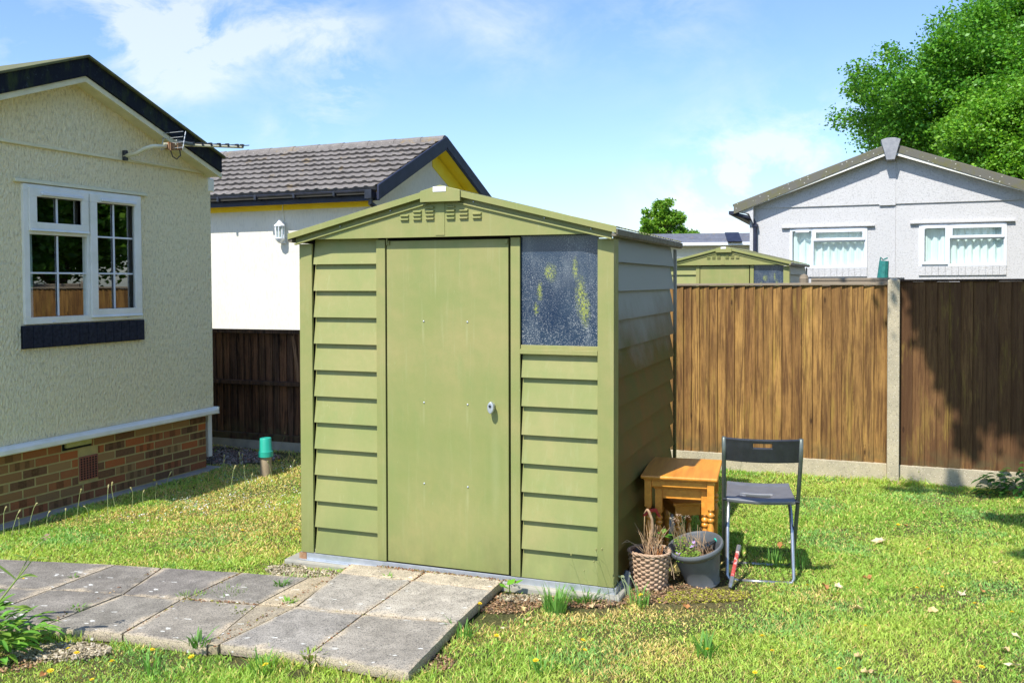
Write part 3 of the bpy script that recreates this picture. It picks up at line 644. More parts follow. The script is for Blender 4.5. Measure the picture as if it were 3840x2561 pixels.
for (a, b, c, d) in wins:
    m.add([(a, HY, c), (b, HY, c), (b, HY + .1, c), (a, HY + .1, c)], [(0, 1, 2, 3)]); m.add([(a, HY, c), (a, HY, d), (a, HY + .1, d), (a, HY + .1, c)], [(0, 1, 2, 3)]); m.add([(b, HY, c), (b, HY, d), (b, HY + .1, d), (b, HY + .1, c)], [(0, 1, 2, 3)])
m.build('wall', M['white_rough'], rh)
m = MB(); m.prism([(ly0, 2.880), (rx1, 2.880), (rx1, 3.0), (AX, AZ - .10), (ly0, 2.98)], 'y', HY - .022, 8); m.box(-1.86, -1.60, HY - .034, HY - .021, 2.86, AZ - .14); m.box(-1.615, -1.60, HY - .012, HY + .001, 0, 2.86); m.build('gable', M['white_rough'], rh, .004)
m = MB()
for sg in (-1, 1):
    e = HWD; m.prism([(AX, AZ), (AX + sg * e, AZ - RS * e), (AX + sg * e, AZ - RS * e - .16), (AX + sg * (e - .02), AZ - RS * e - .165), (AX, AZ - .125)], 'y', 0, .03)
m.build('verge', M['verge'], rh, .004)
m = MB()
for sg in (-1, 1):
    e = HWD - .03; m.prism([(AX, AZ - .126), (AX + sg * e, AZ - RS * e - .12), (AX + sg * e, AZ - RS * e - .17), (AX, AZ - .175)], 'y', .012, .036)
m.build('verge_trim', M['upvc_aged'], rh)
m = MB()
for sg in (-1, 1):
    e = HWD; m.prism([(AX, AZ - .10), (AX + sg * e, AZ - RS * e - .10), (AX + sg * e, AZ - RS * e - .12), (AX, AZ - .12)], 'y', .037, HY)
m.build('soffit', M['white_rough'], rh)
m = MB()
for sg in (-1, 1):
    e = HWD + .02; m.prism([(AX, AZ + .012), (AX + sg * e, AZ - RS * e + .012), (AX + sg * e, AZ - RS * e - .02), (AX, AZ - .02)], 'y', .031, 8)
m.build('roof', M['tiles'], rh)
m = MB(); m.prism([(AX - .155, AZ + .055), (AX - .06, AZ + .085), (AX + .06, AZ + .085), (AX + .155, AZ + .055), (AX + .065, AZ - .285), (AX - .065, AZ - .285)], 'y', -.05, .20); m.build('keystone', M['keystone'], rh, .008)
m = MB(); m.tube([(-4.12, .1, 2.74), (-3.98, .13, 2.70), (-3.93, .14, 2.60), (-3.93, .14, .2)], .036, 10); m.tube([(-4.32, .1, 2.80), (-4.12, .1, 2.74)], .034, 10); m.box(-3.98, -3.88, .10, .19, 2.55, 2.60); m.box(-4.38, -4.26, .03, 8, 2.78, 2.84); m.build('downpipe', M['navy'], rh)
m = MB(); m.prism([(ly0 + .08, 2.94), (ly0 - .22, 2.94), (ly0 - .22, 2.82), (ly0, 2.78), (ly0 + .08, 2.6)], 'y', .04, HY - .001); m.build('bracket', M['white_rough'], rh, .01)
for wi, (a, b, c, d) in enumerate(wins):
    m = MB(); rect_frame(m, a, b, c, d, .045, HY - .02, HY + .05); mx_ = a + (b - a) * (.30 if wi == 0 else .345); m.box(mx_ - .018, mx_ + .018, HY - .019, HY + .05, c + .045, d - .045)
    tz = d - (.215 if wi == 0 else .235); m.box(mx_ + .018, b - .045, HY - .0192, HY + .05, tz - .03, tz)
    f = m.build('window', M['upvc'], rh, .004)
    m = MB(); rect_frame(m, mx_ + .012, b - .035, tz - .008, d - .035, .045, HY - .042, HY - .0205); rect_frame(m, a + .04, mx_ - .010, c + .035, d - .035, .045, HY - .042, HY - .0207) if wi else None
    m.build('sash', M['upvc'], f, .004)
    MB().box(a + .10, mx_ - .06, HY - .056, HY - .0208 - (.0215 if wi else 0), d - .07, d - .045).build('trickle_vent', M['upvc'], f, .003)
    MB().add([(a, HY + .012, c), (b, HY + .012, c), (b, HY + .012, d), (a, HY + .012, d)], [(0, 1, 2, 3)]).build('pane', M['glass_far'], f)
    for (u_, v_) in ((a + .02, mx_ - .01), (mx_ + .01, b - .02)): cu = curtain(u_, v_, c - .02, d + .02, HY + .065, .022, .13, wi * 3 + int(u_ * 10), f)
    MB().box(a - .14, b + .12, HY - .05, HY - .001, d + .012, d + .042).build('lintel', M['keystone'] if False else M['white_rough'], rh, .004)
    m = MB(); n_ = 13
    for i in range(n_): q = a + (b - a) * i / n_; m.box(q, q + (b - a) / n_ - .0025, HY - .022, HY - .001, c - .15, c - .002)
    m.build('sill_tile', M['white_rough'], rh, .003)
MB().add([(-3.9, HY + .5, .3), (.5, HY + .5, .3), (.5, HY + .5, 2.8), (-3.9, HY + .5, 2.8)], [(0, 1, 2, 3)]).build('room', M['curtain'], rh)
# far house roof between the sheds
fr = thing('distant_house', 'distant pale house with blue grey tiled roof seen over the far green shed', 'house', (6.6, 30.5, 0), -.12)
m = MB(); m.box(-1.6, 6, 0, 7, 0, 2.8); m.build('wall', M['mid_wall'], fr)
m = MB()
for c_ in range(7): m.prism([(-.3 + c_ * .52, 2.86 + c_ * .065), (-.3 + c_ * .52, 2.92 + c_ * .065), (.26 + c_ * .52, 2.96 + c_ * .065)], 'x', -1.9, 6)
m.build('roof', M['tiles_far'], fr); MB().box(-1.9, 6, -.42, -.30, 2.76, 2.86).build('gutter', M['upvc'], fr, .01)
MB().prism([(-.55, 2.88), (-.50, 2.84), (.40, 3.18), (.35, 3.22)], 'x', .5, .95).build('skylight', M['navy'], fr)
# teal covered post by the white house
cv = thing('covered_parasol', 'teal mesh covered parasol leaning by the white bungalow between its windows', 'parasol', (6.16, 15.3, -.10), .1)
m = MB(); m.tube([(0, 0, .9), (.0, 0, 1.4), (.02, 0, 1.78), (.04, 0, 2.0)], [.13, .115, .085, .075], 10); m.build('cover', M['green_sheet'], cv); MB().tube([(-.035, 0, 1.98), (-.02, 0, 2.06), (.02, 0, 2.02), (.10, 0, 2.05)], .012, 6).build('tie', M['green_sheet'], cv); MB().tube([(0, 0, -.07), (0, 0, .95)], .025, 8).build('pole', M['greytube'], cv)

# ------------------------------------------------------------------ fences
def boards(x0, x1, z0, z1, y, wdt, seed, base, dk, parent, name='boards', mat='fence', wav=.006, d=.017):
    r = random.Random(seed); m = MB(); x = x0
    while x < x1 - .01:
        wd = min(wdt * r.uniform(.88, 1.12), x1 - x); t_ = r.random(); c = tuple(base[i] * (1 - t_) + dk[i] * t_ for i in range(3)); g_ = r.uniform(.85, 1.15); c = tuple(q * g_ for q in c)
        za, zb_ = z0 + r.uniform(-wav, wav), z1 + r.uniform(-.003, .003); yo = r.uniform(-.002, .002)
        m.add([(x - .008, y + d + yo, za), (x + wd, y + yo, za), (x + wd, y + yo, zb_), (x - .008, y + d + yo, zb_), (x + wd, y + d + .008, za), (x + wd, y + d + .008, zb_)], [(0, 1, 2, 3), (1, 4, 5, 2), (0, 4, 1), (3, 2, 5)], c)
        x += wd
    return m.build(name, M[mat], parent)
FR = (3.1, 7.46, 0); FA = -.385
fp = thing('timber_fence', 'sunlit orange brown feather edge fence panel behind the chair and tables', 'fence', FR, FA, 'wooden fence panels')
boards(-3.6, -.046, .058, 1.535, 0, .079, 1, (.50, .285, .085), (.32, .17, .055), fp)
MB().box(-3.6, -.05, -.010, .045, 1.536, 1.556).build('capping_rail', M['rail'], fp, .003)
m = MB(); [m.box(-3.6, -.05, .022, .06, z_, z_ + .05) for z_ in (.2, .75, 1.3)]; m.build('arris_rail', M['rail'], fp)
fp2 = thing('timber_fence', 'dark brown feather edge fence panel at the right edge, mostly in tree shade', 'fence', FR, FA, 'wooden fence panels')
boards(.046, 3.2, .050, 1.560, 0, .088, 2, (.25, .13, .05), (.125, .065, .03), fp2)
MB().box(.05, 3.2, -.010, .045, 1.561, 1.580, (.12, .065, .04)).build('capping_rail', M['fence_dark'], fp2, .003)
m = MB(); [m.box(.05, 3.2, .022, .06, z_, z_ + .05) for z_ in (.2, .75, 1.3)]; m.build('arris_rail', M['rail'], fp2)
gb = tag(MB().box(-3.6, -.045, -.012, .03, -.25, .0785).build('gravel_board', M['concrete_post'], None, .004), 'pale concrete gravel board below the sunlit fence panel', 'board', 'concrete gravel boards'); gb.location = FR; gb.rotation_euler = (0, 0, FA)
gb = tag(MB().box(.045, 3.2, -.012, .03, -.25, .072).build('gravel_board', M['concrete_post'], None, .004), 'concrete gravel board below the shaded fence panel at the right edge', 'board', 'concrete gravel boards'); gb.location = FR; gb.rotation_euler = (0, 0, FA)
m = MB(); m.prism([(-.045, -.07), (.045, -.07), (.045, .045), (-.045, .045)], 'z', -.3, 1.575); m.add([(-.045, -.07, 1.575), (.045, -.07, 1.575), (.045, .045, 1.575), (-.045, .045, 1.575), (0, -.012, 1.602)], [(0, 1, 4), (1, 2, 4), (2, 3, 4), (3, 0, 4)])
cp = tag(m.build('fence_post', M['concrete_post'], None, .004), 'pebbly concrete fence post between the sunlit and the shaded panels', 'post'); cp.location = FR; cp.rotation_euler = (0, 0, FA + .02)
# neighbour's older fence showing just above
bf = thing('rear_fence', 'old grey rail fence whose top just shows above the front fence', 'fence', (4.0, 8.9, 0), -.385)
m = MB(); m.box(-1.05, -.18, 0, .04, 1.575, 1.60); m.box(-1.05, -.18, .005, .035, 1.50, 1.575); m.box(1.15, 3.4, 0, .04, 1.60, 1.635); m.box(1.15, 3.4, .005, .035, 1.45, 1.60); m.build('rail', M['rail'], bf, .003)
for x in (-1.12, 1.07):
    MB().tube([(x, .02, -.1), (x, .02, 1.60 + (.02 if x > 0 else 0)), (x, .02, 1.63 + (.02 if x > 0 else 0)), (x, .02, 1.645 + (.02 if x > 0 else 0))], [.045, .045, .036, .004], 10).build('post', M['rail'], bf)
# left fence
LF = (-2.08, 8.95, 0)
fl = thing('timber_fence', 'dark stained fence panel with its rails towards us, left of the shed', 'fence', LF, FA, 'wooden fence panels')
boards(-1.9, .75, .06, 1.09, .03, .085, 9, (.26, .12, .06), (.13, .07, .045), fl, mat='fence_dark')
m = MB(); m.box(-1.9, .75, -.022, .03, 1.085, 1.125, (.12, .065, .04)); m.build('capping_rail', M['fence_dark'], fl, .004)
m = MB(); m.box(-1.9, .75, -.020, .03, .572, .612, (.12, .065, .04)); m.build('middle_rail', M['fence_dark'], fl, .004)
m = MB(); m.box(-1.9, .75, -.015, .03, .02, .085, (.12, .065, .04)); m.build('bottom_rail', M['fence_dark'], fl, .004)
m = MB(); m.prism([(-.075, 1.06), (-.045, 1.08), (.02, .62), (-.02, .62)], 'y', -.018, -.002, (.30, .17, .10)); m.prism([(.0, 1.085), (.05, 1.085), (.05, .1), (.02, .1)], 'y', -.018, -.001, (.26, .14, .08)); m.build('loose_board', M['fence'], fl, .002)
gb = tag(MB().box(-1.9, .75, -.012, .04, -.3, .058).build('gravel_board', M['concrete'], None, .004), 'grey concrete gravel board below the dark left fence panel', 'board', 'concrete gravel boards'); gb.location = LF; gb.rotation_euler = (0, 0, FA)

# ------------------------------------------------------------------ paving slabs
P2 = dict(b0=(-3.475, 5.409), b3=(-2.273, 5.213), b2=(-1.985, 5.154), b1=(-1.509, 5.059), b4=(-1.116, 4.962), m0=(-3.139, 4.879), m3=(-2.432, 4.79), m2=(-2.02, 4.712), m1=(-1.684, 4.622), m4=(-1.279, 4.54),
          f0=(-3.3, 4.50), f3=(-2.60, 4.36), f2=(-2.215, 4.271), f1=(-1.797, 4.162), f4=(-1.361, 4.029), rlb=(-.93, 5.19), rlm=(-1.071, 4.5), rlf=(-1.309, 4.03), rcb=(-.48, 5.05), rcm=(-.725, 4.375), rcf=(-.882, 3.900),
          rrb=(-.053, 4.872), rrm=(-.263, 4.262), rrf=(-.430, 3.707))
P2['sb'] = (-.962, 5.0); P2['sm'] = (-1.083, 4.50); P2['sf'] = (-1.318, 4.02); P2['bm'] = (-2.75, 5.29); P2['mm'] = (-2.93, 4.86)
def lerp(a, b, t): return (a[0] + (b[0] - a[0]) * t, a[1] + (b[1] - a[1]) * t)
def slab(keys, label, tone=(.2, .195, .19), edge=(.42, .36, .27), tz=(0, 0), seed=0, z0=-.022, gap=.006, th=.045, ragged=.010):
    q = [P2[k] if isinstance(k, str) else k for k in keys]; cx = sum(p[0] for p in q) / 4; cy = sum(p[1] for p in q) / 4
    q = [(p[0] + (cx - p[0]) * gap / max(math.hypot(p[0] - cx, p[1] - cy), .01) * 1.4, p[1] + (cy - p[1]) * gap / max(math.hypot(p[0] - cx, p[1] - cy), .01) * 1.4) for p in q]
    n = 22; V = []; cols = []; Fc = []
    for j in range(n + 1):
        for i in range(n + 1):
            s_, t_ = i / n, j / n; p = lerp(lerp(q[0], q[1], s_), lerp(q[3], q[2], s_), t_)
            e = min(s_, 1 - s_, t_, 1 - t_); nz = mnoise.noise((p[0] * 6 + seed * 7, p[1] * 6, seed)); n2 = mnoise.noise((p[0] * 22, p[1] * 22, seed * 3.1)); x, y = p
            if e < .001: x += n2 * ragged * .35; y += nz * ragged * .35
            z = z0 + (s_ - .5) * tz[0] + (t_ - .5) * tz[1] + n2 * .0012 - (.003 if e < .02 else 0)
            k_ = max(0, min(1, (.045 + .09 * nz + .06 * n2 - e) / .06)) * .8; g_ = 1 + nz * .25 + n2 * .3
            V.append((x - cx, y - cy, z)); cols.append(tuple((tone[c] * g_) * (1 - k_) + edge[c] * k_ for c in range(3)))
    for j in range(n):
        for i in range(n): Fc.append((j * (n + 1) + i, j * (n + 1) + i + 1, (j + 1) * (n + 1) + i + 1, (j + 1) * (n + 1) + i))
    ring = [i for i in range(n + 1)] + [(j) * (n + 1) + n for j in range(1, n + 1)] + [n * (n + 1) + i for i in range(n - 1, -1, -1)] + [j * (n + 1) for j in range(n - 1, 0, -1)]
    b = len(V)
    for r_ in ring: V.append((V[r_][0] * 1.004, V[r_][1] * 1.004, V[r_][2] - .006)); cols.append(edge)
    for r_ in ring: V.append((V[r_][0], V[r_][1], V[r_][2] - th)); cols.append(tuple(c * .55 for c in edge))
    R_ = len(ring)
    for i in range(R_):
        a, a2 = ring[i], ring[(i + 1) % R_]; Fc.append((a, b + i, b + (i + 1) % R_, a2)); Fc.append((b + i, b + R_ + i, b + R_ + (i + 1) % R_, b + (i + 1) % R_))
    mb = MB(); mb.v = V; mb.f = Fc; mb.c = cols; o = mb.build('paving_slab', M['slab'], None, smooth=True, auto=.7); o.location = (cx, cy, 0)
    return tag(o, label, 'paving slab', 'concrete paving slabs', 'thing')
dk, lt = (.175, .165, .15), (.30, .275, .245)
slab(('f0', 'f3', 'm3', 'm0'), 'dark slab behind the leafy bush at the left edge, front row of the path', dk, seed=1)
slab(('m0', 'm3', 'b3', 'b0'), 'dark lichen spotted slab at the left edge, back row of the path', dk, seed=2)
slab(('f3', 'f2', 'm2', 'm3'), 'dark slab just right of the bush, front row of the path', dk, seed=3, tz=(0, .004))
slab(('m3', 'm2', 'b2', 'b3'), 'narrow dark slab, second from left in the back row of the path', dk, seed=4)
slab(('f2', 'f1', 'm1', 'm2'), 'grey slab with rubble showing under its front edge', (.20, .19, .17), seed=5, tz=(.004, 0))
slab(('m2', 'm1', 'b1', 'b2'), 'dark slab with elongated white lichen marks, middle of the back row', (.17, .16, .15), seed=6)
slab(('f1', 'f4', 'm4', 'm1'), 'grey slab in the front row directly left of the narrow strip', (.225, .21, .185), seed=7, tz=(-.004, .003))
slab(('m1', 'm4', 'b4', 'b1'), 'slab with grass growing along its front joint, right end of the back row', (.19, .18, .165), seed=8)
slab(('f4', 'sf', 'sm', 'm4'), 'narrow strip of paving at the front between path and shed platform', (.26, .23, .18), (.36, .30, .2), seed=9)
slab(('m4', 'sm', 'sb', 'b4'), 'narrow strip of paving at the back between path and shed platform', (.34, .29, .21), (.42, .35, .24), seed=10)
T1, T2, T3 = .30, .30, .26
bl, bc, br = lerp(P2['rlb'], P2['rlm'], .24), lerp(P2['rcb'], P2['rcm'], .24), lerp(P2['rrb'], P2['rrm'], .26)
slab(('rlf', 'rcf', 'rcm', 'rlm'), 'light grey slab at the front left corner of the shed platform', (.235, .225, .21), seed=11, z0=-.016, tz=(0, .004))
slab(('rcf', 'rrf', 'rrm', 'rcm'), 'light slab with two white lichen spots, front right corner of the platform', (.25, .235, .21), seed=12, z0=-.014)
slab(('rlm', 'rcm', bc, bl), 'clean grey slab in the left middle of the shed platform', (.28, .265, .24), seed=13, z0=-.016)
slab(('rcm', 'rrm', br, bc), 'clean grey slab in the right middle of the shed platform', (.32, .30, .265), seed=14, z0=-.014)
slab((bl, bc, 'rcb', 'rlb'), 'narrow pale slab below the left half of the shed door', (.35, .31, .24), (.46, .38, .27), seed=15, z0=-.018)
slab((bc, br, 'rrb', 'rcb'), 'narrow pale slab below the right half of the shed door', (.36, .32, .25), (.46, .38, .27), seed=16, z0=-.016)

# ------------------------------------------------------------------ nest of tables
def turned(mb, x, y, z0, z1, s=1.):
    h = z1 - z0; blk = .30 * h
    mb.box(x - .019 * s, x + .019 * s, y - .019 * s, y + .019 * s, z1 - blk, z1)
    zt = z1 - blk
    prof = [(.017, zt), (.019, zt - .004), (.0135, zt - .012), (.0125, zt - .018), (.0195, zt - .026), (.0215, zt - .034), (.0195, zt - .042), (.0125, zt - .048), (.018, zt - .053), (.0205, zt - .061), (.0185, zt - .070), (.012, zt - .076),
            (.013, zt - .084), (.0195, zt - .11), (.0200, zt - .13), (.0165, zt - .16), (.0135, z0 + .07), (.012, z0 + .055), (.0165, z0 + .045), (.018, z0 + .036), (.013, z0 + .026), (.0165, z0 + .018), (.014, z0)]
    mb.lathe([(a * s, max(b, z0)) for a, b in prof], (x, y), 14); mb.lathe([(.0001, z0), (.014 * s, z0)], (x, y), 14)
def side_table(w_, d_, h_, label, loc, rz):
    t = thing('side_table', label, 'table', loc, rz, 'nest of three pine tables')
    m = MB(); m.box(-w_ / 2, w_ / 2, -d_ / 2, d_ / 2, h_ - .020, h_); o = m.build('tabletop', M['pine'], t, .007)
    m = MB(); m.box(-w_ / 2 + .014, w_ / 2 - .014, -d_ / 2 + .014, d_ / 2 - .014, h_ - .030, h_ - .0205); m.build('top_moulding', M['pine'], t, .004)
    a, b = w_ / 2 - .040, d_ / 2 - .040
    m = MB(); m.box(-a + .02, a - .02, b - .008, b + .010, h_ - .085, h_ - .031) if d_ < .3 else m.box(-a + .02, a - .02, b - .008, b + .010, h_ - .085, h_ - .031)
    m.box(-a - .010, -a + .008, -b + .02, b - .02, h_ - .090, h_ - .0312); m.box(a - .008, a + .010, -b + .02, b - .02, h_ - .090, h_ - .0312); m.box(-a + .02, a - .02, -b - .010, -b + .008, h_ - .066 if d_ > .5 else h_ - .085, h_ - .0314); m.build('apron', M['pine'], t, .002)
    for sx in (-1, 1):
        for sy in (-1, 1):
            m = MB(); turned(m, sx * a, sy * b, 0, h_ - .031); m.build('leg', M['pine'], t, auto=.7, smooth=True)
    return t
TR = -.27
side_table(.43, .575, .535, 'largest orange pine table, outermost of the nest beside the shed', (1.008, 5.415, -.06), TR)
side_table(.34, .50, .478, 'middle sized pine table tucked under the largest one', (1.02, 5.42, -.06), TR)
side_table(.24, .34, .33, 'smallest pine table set skew beneath the other two', (1.035, 5.56, -.06), TR + .42)

# ------------------------------------------------------------------ folding chair (seen from behind)
ch = thing('folding_chair', 'charcoal plastic folding chair with silver legs standing on the lawn, back towards us', 'chair', (1.385, 5.137, -.078), -.22)
hw = .192
m = MB(); n_ = 16; V = []; Fc = []
for i in range(n_ + 1):                                     # curved backrest with a hand slot
    s_ = i / n_; x = -hw + 2 * hw * s_; bow = -.045 * (1 - (2 * s_ - 1) ** 2)
    for (z_, yy, rr) in ((.700, 0.012, 0), (.780, -.010, 0), (.805, -.016, 0), (.825, -.022, 0)):
        V.append((x, -.32 + yy + bow, z_ - (.004 if abs(2 * s_ - 1) > .9 and z_ > .83 else 0)))
for i in range(n_):
    for j in range(3):
        if j == 1 and 6 <= i <= 9: continue
        a = i * 4 + j; Fc.append((a, a + 4, a + 5, a + 1))
m.add(V, Fc); bk = m.build('backrest', M['chair'], ch); so = bk.modifiers.new('th', 'SOLIDIFY'); so.thickness = .016; so.offset = 0; b_ = bk.modifiers.new('bv', 'BEVEL'); b_.width = .004; b_.segments = 2; b_.limit_method = 'ANGLE'
m = MB(); V = []; Fc = []; nx, ny = 20, 16
for j in range(ny + 1):
    for i in range(nx + 1):
        s_, t_ = i / nx, j / ny; x = (-.183 + .366 * s_) * (1 - .04 * t_); y = -.185 + .40 * t_
        z_ = .472 - .010 * math.sin(math.pi * s_) * (1 - .3 * t_) + (.006 if t_ > .92 else 0)
        if t_ < .06: z_ -= .006
        V.append((x, y, z_))
for j in range(ny):
    for i in range(nx):
        if j in (3, 4, 5) and 4 <= i <= 13 and not (j == 4 and i in (4, 5, 13)) and not (j == 3 and i in (13, )): continue
        a = j * (nx + 1) + i; Fc.append((a, a + 1, a + nx + 2, a + nx + 1))
m.add(V, Fc); st = m.build('seat', M['seat'], ch, smooth=True); so = st.modifiers.new('th', 'SOLIDIFY'); so.thickness = .022; so.offset = -1; b_ = st.modifiers.new('bv', 'BEVEL'); b_.width = .005; b_.segments = 2; b_.limit_method = 'ANGLE'
for sx in (-1, 1):
    m = MB(); m.tube([(sx * (hw + .004), -.345, .828), (sx * (hw + .004), -.325, .72), (sx * (hw + .003), -.17, .46), (sx * (hw + .001), .02, .20), (sx * (hw - .002), .165, .02), (sx * (hw - .03), .175, .0)], .0115, 10); m.build('front_leg', M['greytube'], ch, smooth=True)
    m = MB(); m.tube([(sx * (hw - .035), .10, .465), (sx * (hw - .022), .0, .36), (sx * (hw - .018), -.05, .26), (sx * (hw - .015), -.14, .03), (sx * (hw - .025), -.145, .008), (sx * (hw - .07), -.145, .004)], .0105, 10); m.build('rear_leg', M['chrome'], ch, smooth=True)
    m = MB(); m.tube([(sx * (hw + .010), -.175, .462), (sx * (hw - .012), -.175, .462)], .012, 10); m.tube([(sx * (hw - .03), -.028, .28), (sx * (hw + .01), -.028, .28)], .007, 8); m.build('pivot', M['chair'], ch)
m = MB(); m.tube([(-hw + .04, .175, .004), (hw - .04, .175, .004)], .010, 8); m.tube([(-hw + .07, -.145, .004), (hw - .07, -.145, .004)], .010, 8); m.build('floor_bar', M['chrome'], ch, smooth=True)

# ------------------------------------------------------------------ planters and clutter by the shed
def stems(parent, name, cx, cy, z0, n, hmin, hmax, lean, seed, r=.0018, mat='straw', droop=.3, col=None, rad=.04, bias=(0, 0)):
    rr = random.Random(seed); m = MB()
    for i in range(n):
        a = rr.uniform(0, 6.28); q = rad * math.sqrt(rr.random()); x, y = cx + q * math.cos(a), cy + q * math.sin(a); h_ = rr.uniform(hmin, hmax); l = rr.uniform(.2, 1) * lean; a2 = rr.uniform(0, 6.28)
        dx, dy = math.cos(a2) * l + bias[0], math.sin(a2) * l + bias[1]; pts = [(x, y, z0)]
        for k in range(1, 6):
            t_ = k / 5; pts.append((x + dx * h_ * t_ ** 1.4 + rr.uniform(-.004, .004), y + dy * h_ * t_ ** 1.4 + rr.uniform(-.004, .004), z0 + h_ * (t_ - droop * l * t_ ** 3)))
        g_ = rr.uniform(.6, 1.25); c = tuple(v * g_ for v in (col or (1, 1, 1))); m.tube(pts, [r, r, r * .9, r * .8, r * .6, r * .4], 4, False, c)
    return m.build(name, M[mat], parent)
def leaflets(mb, c, n, rad, size, seed, base, var=.25, up=.4, cone=None):
    rr = random.Random(seed)
    for i in range(n):
        a, b = rr.uniform(0, 6.28), rr.uniform(-.3, 1); q = rad * rr.random() ** .4; p = Vector((c[0] + q * math.cos(a) * math.cos(b), c[1] + q * math.sin(a) * math.cos(b), c[2] + q * math.sin(b) * .8))
        d = Vector((math.cos(a), math.sin(a), rr.uniform(-.2, up * 2))).normalized(); s_ = size * rr.uniform(.6, 1.3); sd = d.cross(Vector((0, 0, 1))).normalized() * s_ * .32; nrm = sd.cross(d).normalized()
        g_ = 1 + rr.uniform(-var, var); col = (base[0] * g_ * rr.uniform(.8, 1.25), base[1] * g_, base[2] * g_)
        mb.add([p, p + d * s_ * .45 + sd + nrm * s_ * .08, p + d * s_ + nrm * -s_ * .1, p + d * s_ * .45 - sd + nrm * s_ * .08], [(0, 1, 2), (0, 2, 3)], col)
bx, by = .735, 4.93
bk = thing('wicker_planter', 'woven wicker basket planter with dead stems at the shed corner', 'planter', (bx, by, -.07), 0); bk.scale = (.96, .96, .86)
m = MB(); nr = 14; ns = 26
for r_ in range(nr):
    z = .008 + r_ * .0155; R0 = .090 + .022 * (z / .22)
    pts = []
    for k in range(ns * 4 + 1):
        a = 2 * math.pi * k / (ns * 4); ph = math.sin(a * ns / 2 + (math.pi if r_ % 2 else 0)); pts.append(((R0 + .0060 * ph) * math.cos(a), (R0 + .0060 * ph) * math.sin(a), z + .0025 * math.cos(a * 3 + r_)))
    V = []; n6 = 8
    for i, p in enumerate(pts):
        a = 2 * math.pi * i / (ns * 4); ph = math.sin(a * ns / 2 + (math.pi if r_ % 2 else 0)); rv = .0092 * (1 if ph > -.2 else .75)
        for k in range(n6):
            b = 2 * math.pi * k / n6; V.append((p[0] + math.cos(a) * rv * .62 * math.cos(b), p[1] + math.sin(a) * rv * .62 * math.cos(b), p[2] + rv * math.sin(b)))
    m.add(V, [(i * n6 + k, i * n6 + (k + 1) % n6, (i + 1) * n6 + (k + 1) % n6, (i + 1) * n6 + k) for i in range(len(pts) - 1) for k in range(n6)])
m.lathe([(.086, .0), (.100, .20)], (0, 0), 30); m.build('basket', M['wicker'], bk, smooth=True)
m = MB(); rr = random.Random(4)
for s0 in range(3):
    pts = []
    for k in range(49):
        a = 2 * math.pi * k / 48; pts.append(((.115 + .006 * math.sin(a * 8 + s0 * 2.1)) * math.cos(a), (.115 + .006 * math.sin(a * 8 + s0 * 2.1)) * math.sin(a), .222 + .006 * math.cos(a * 8 + s0 * 2.1) + .004 * math.sin(a * 2)))
    m.tube(pts, .0055, 6, False)
m.build('rim', M['wicker'], bk, smooth=True)
m = MB(); m.lathe([(.100, .215), (.092, .205), (.088, .12)], (0, 0), 24); m.build('liner', M['black_gloss'], bk, smooth=True)
MB().lathe([(.092, .165), (.05, .178), (.0, .175)], (0, 0), 20).build('soil', M['soil'], bk, smooth=True)
pl = stems(bk, 'dead_stem', .02, 0, .17, 70, .10, .26, .42, 3, .0022, rad=.045, droop=.5, col=(1.2, 1.1, 1.0)); stems(bk, 'dead_stem', .03, -.03, .16, 22, .05, .11, .3, 8, .004, rad=.04, col=(1.2, .7, .35), droop=.2)
m = MB(); m.tube([(.01, .02, .17), (.012, .02, .27), (.02, .01, .36), (.015, .0, .42), (-.003, .0, .47), (-.012, 0, .485)], [.012, .011, .0095, .008, .008, .006], 8, True, (.95, .85, .8)); m.tube([(-.012, 0, .485), (-.03, 0, .455)], [.005, .003], 6, True, (.8, .7, .6))
m.tube([(-.03, .0, .18), (-.028, .0, .36), (-.026, 0, .44)], .003, 5, True, (.6, .55, .4)); m.build('woody_stem', M['straw'], bk, smooth=True)
m = MB(); m.tube([(-.005, .01, .18), (-.09, -.02, .27), (-.13, -.03, .30), (-.165, -.03, .27), (-.19, -.03, .225)], .002, 4); m.tube([(0, .01, .18), (-.06, .02, .25), (-.11, .02, .272), (-.15, .02, .27)], .002, 4); m.tube([(.02, 0, .18), (.07, -.02, .24), (.105, -.05, .2), (.125, -.06, .10), (.13, -.06, .06)], .0022, 4); m.tube([(.02, 0, .18), (.085, 0, .235), (.115, -.03, .18), (.118, -.04, .08)], .002, 4)
m.build('drooping_stem', M['straw'], bk)
m = MB(); leaflets(m, (.075, .02, .30), 9, .03, .045, 2, (.12, .30, .04)); m.build('green_shoot', M['leaf'], bk)
tag(MB().prism([(-.06, -.02), (-.02, .018), (.02, .022), (.045, -.03), (.03, -.028), (.012, .0), (-.02, .0), (-.05, -.028)], 'y', -.004, .004).build('red_ribbon', M['red'], None, .002), 'red plastic ribbon tied round the front leg of the largest table', 'ribbon').location = (.795, 5.19, .265)
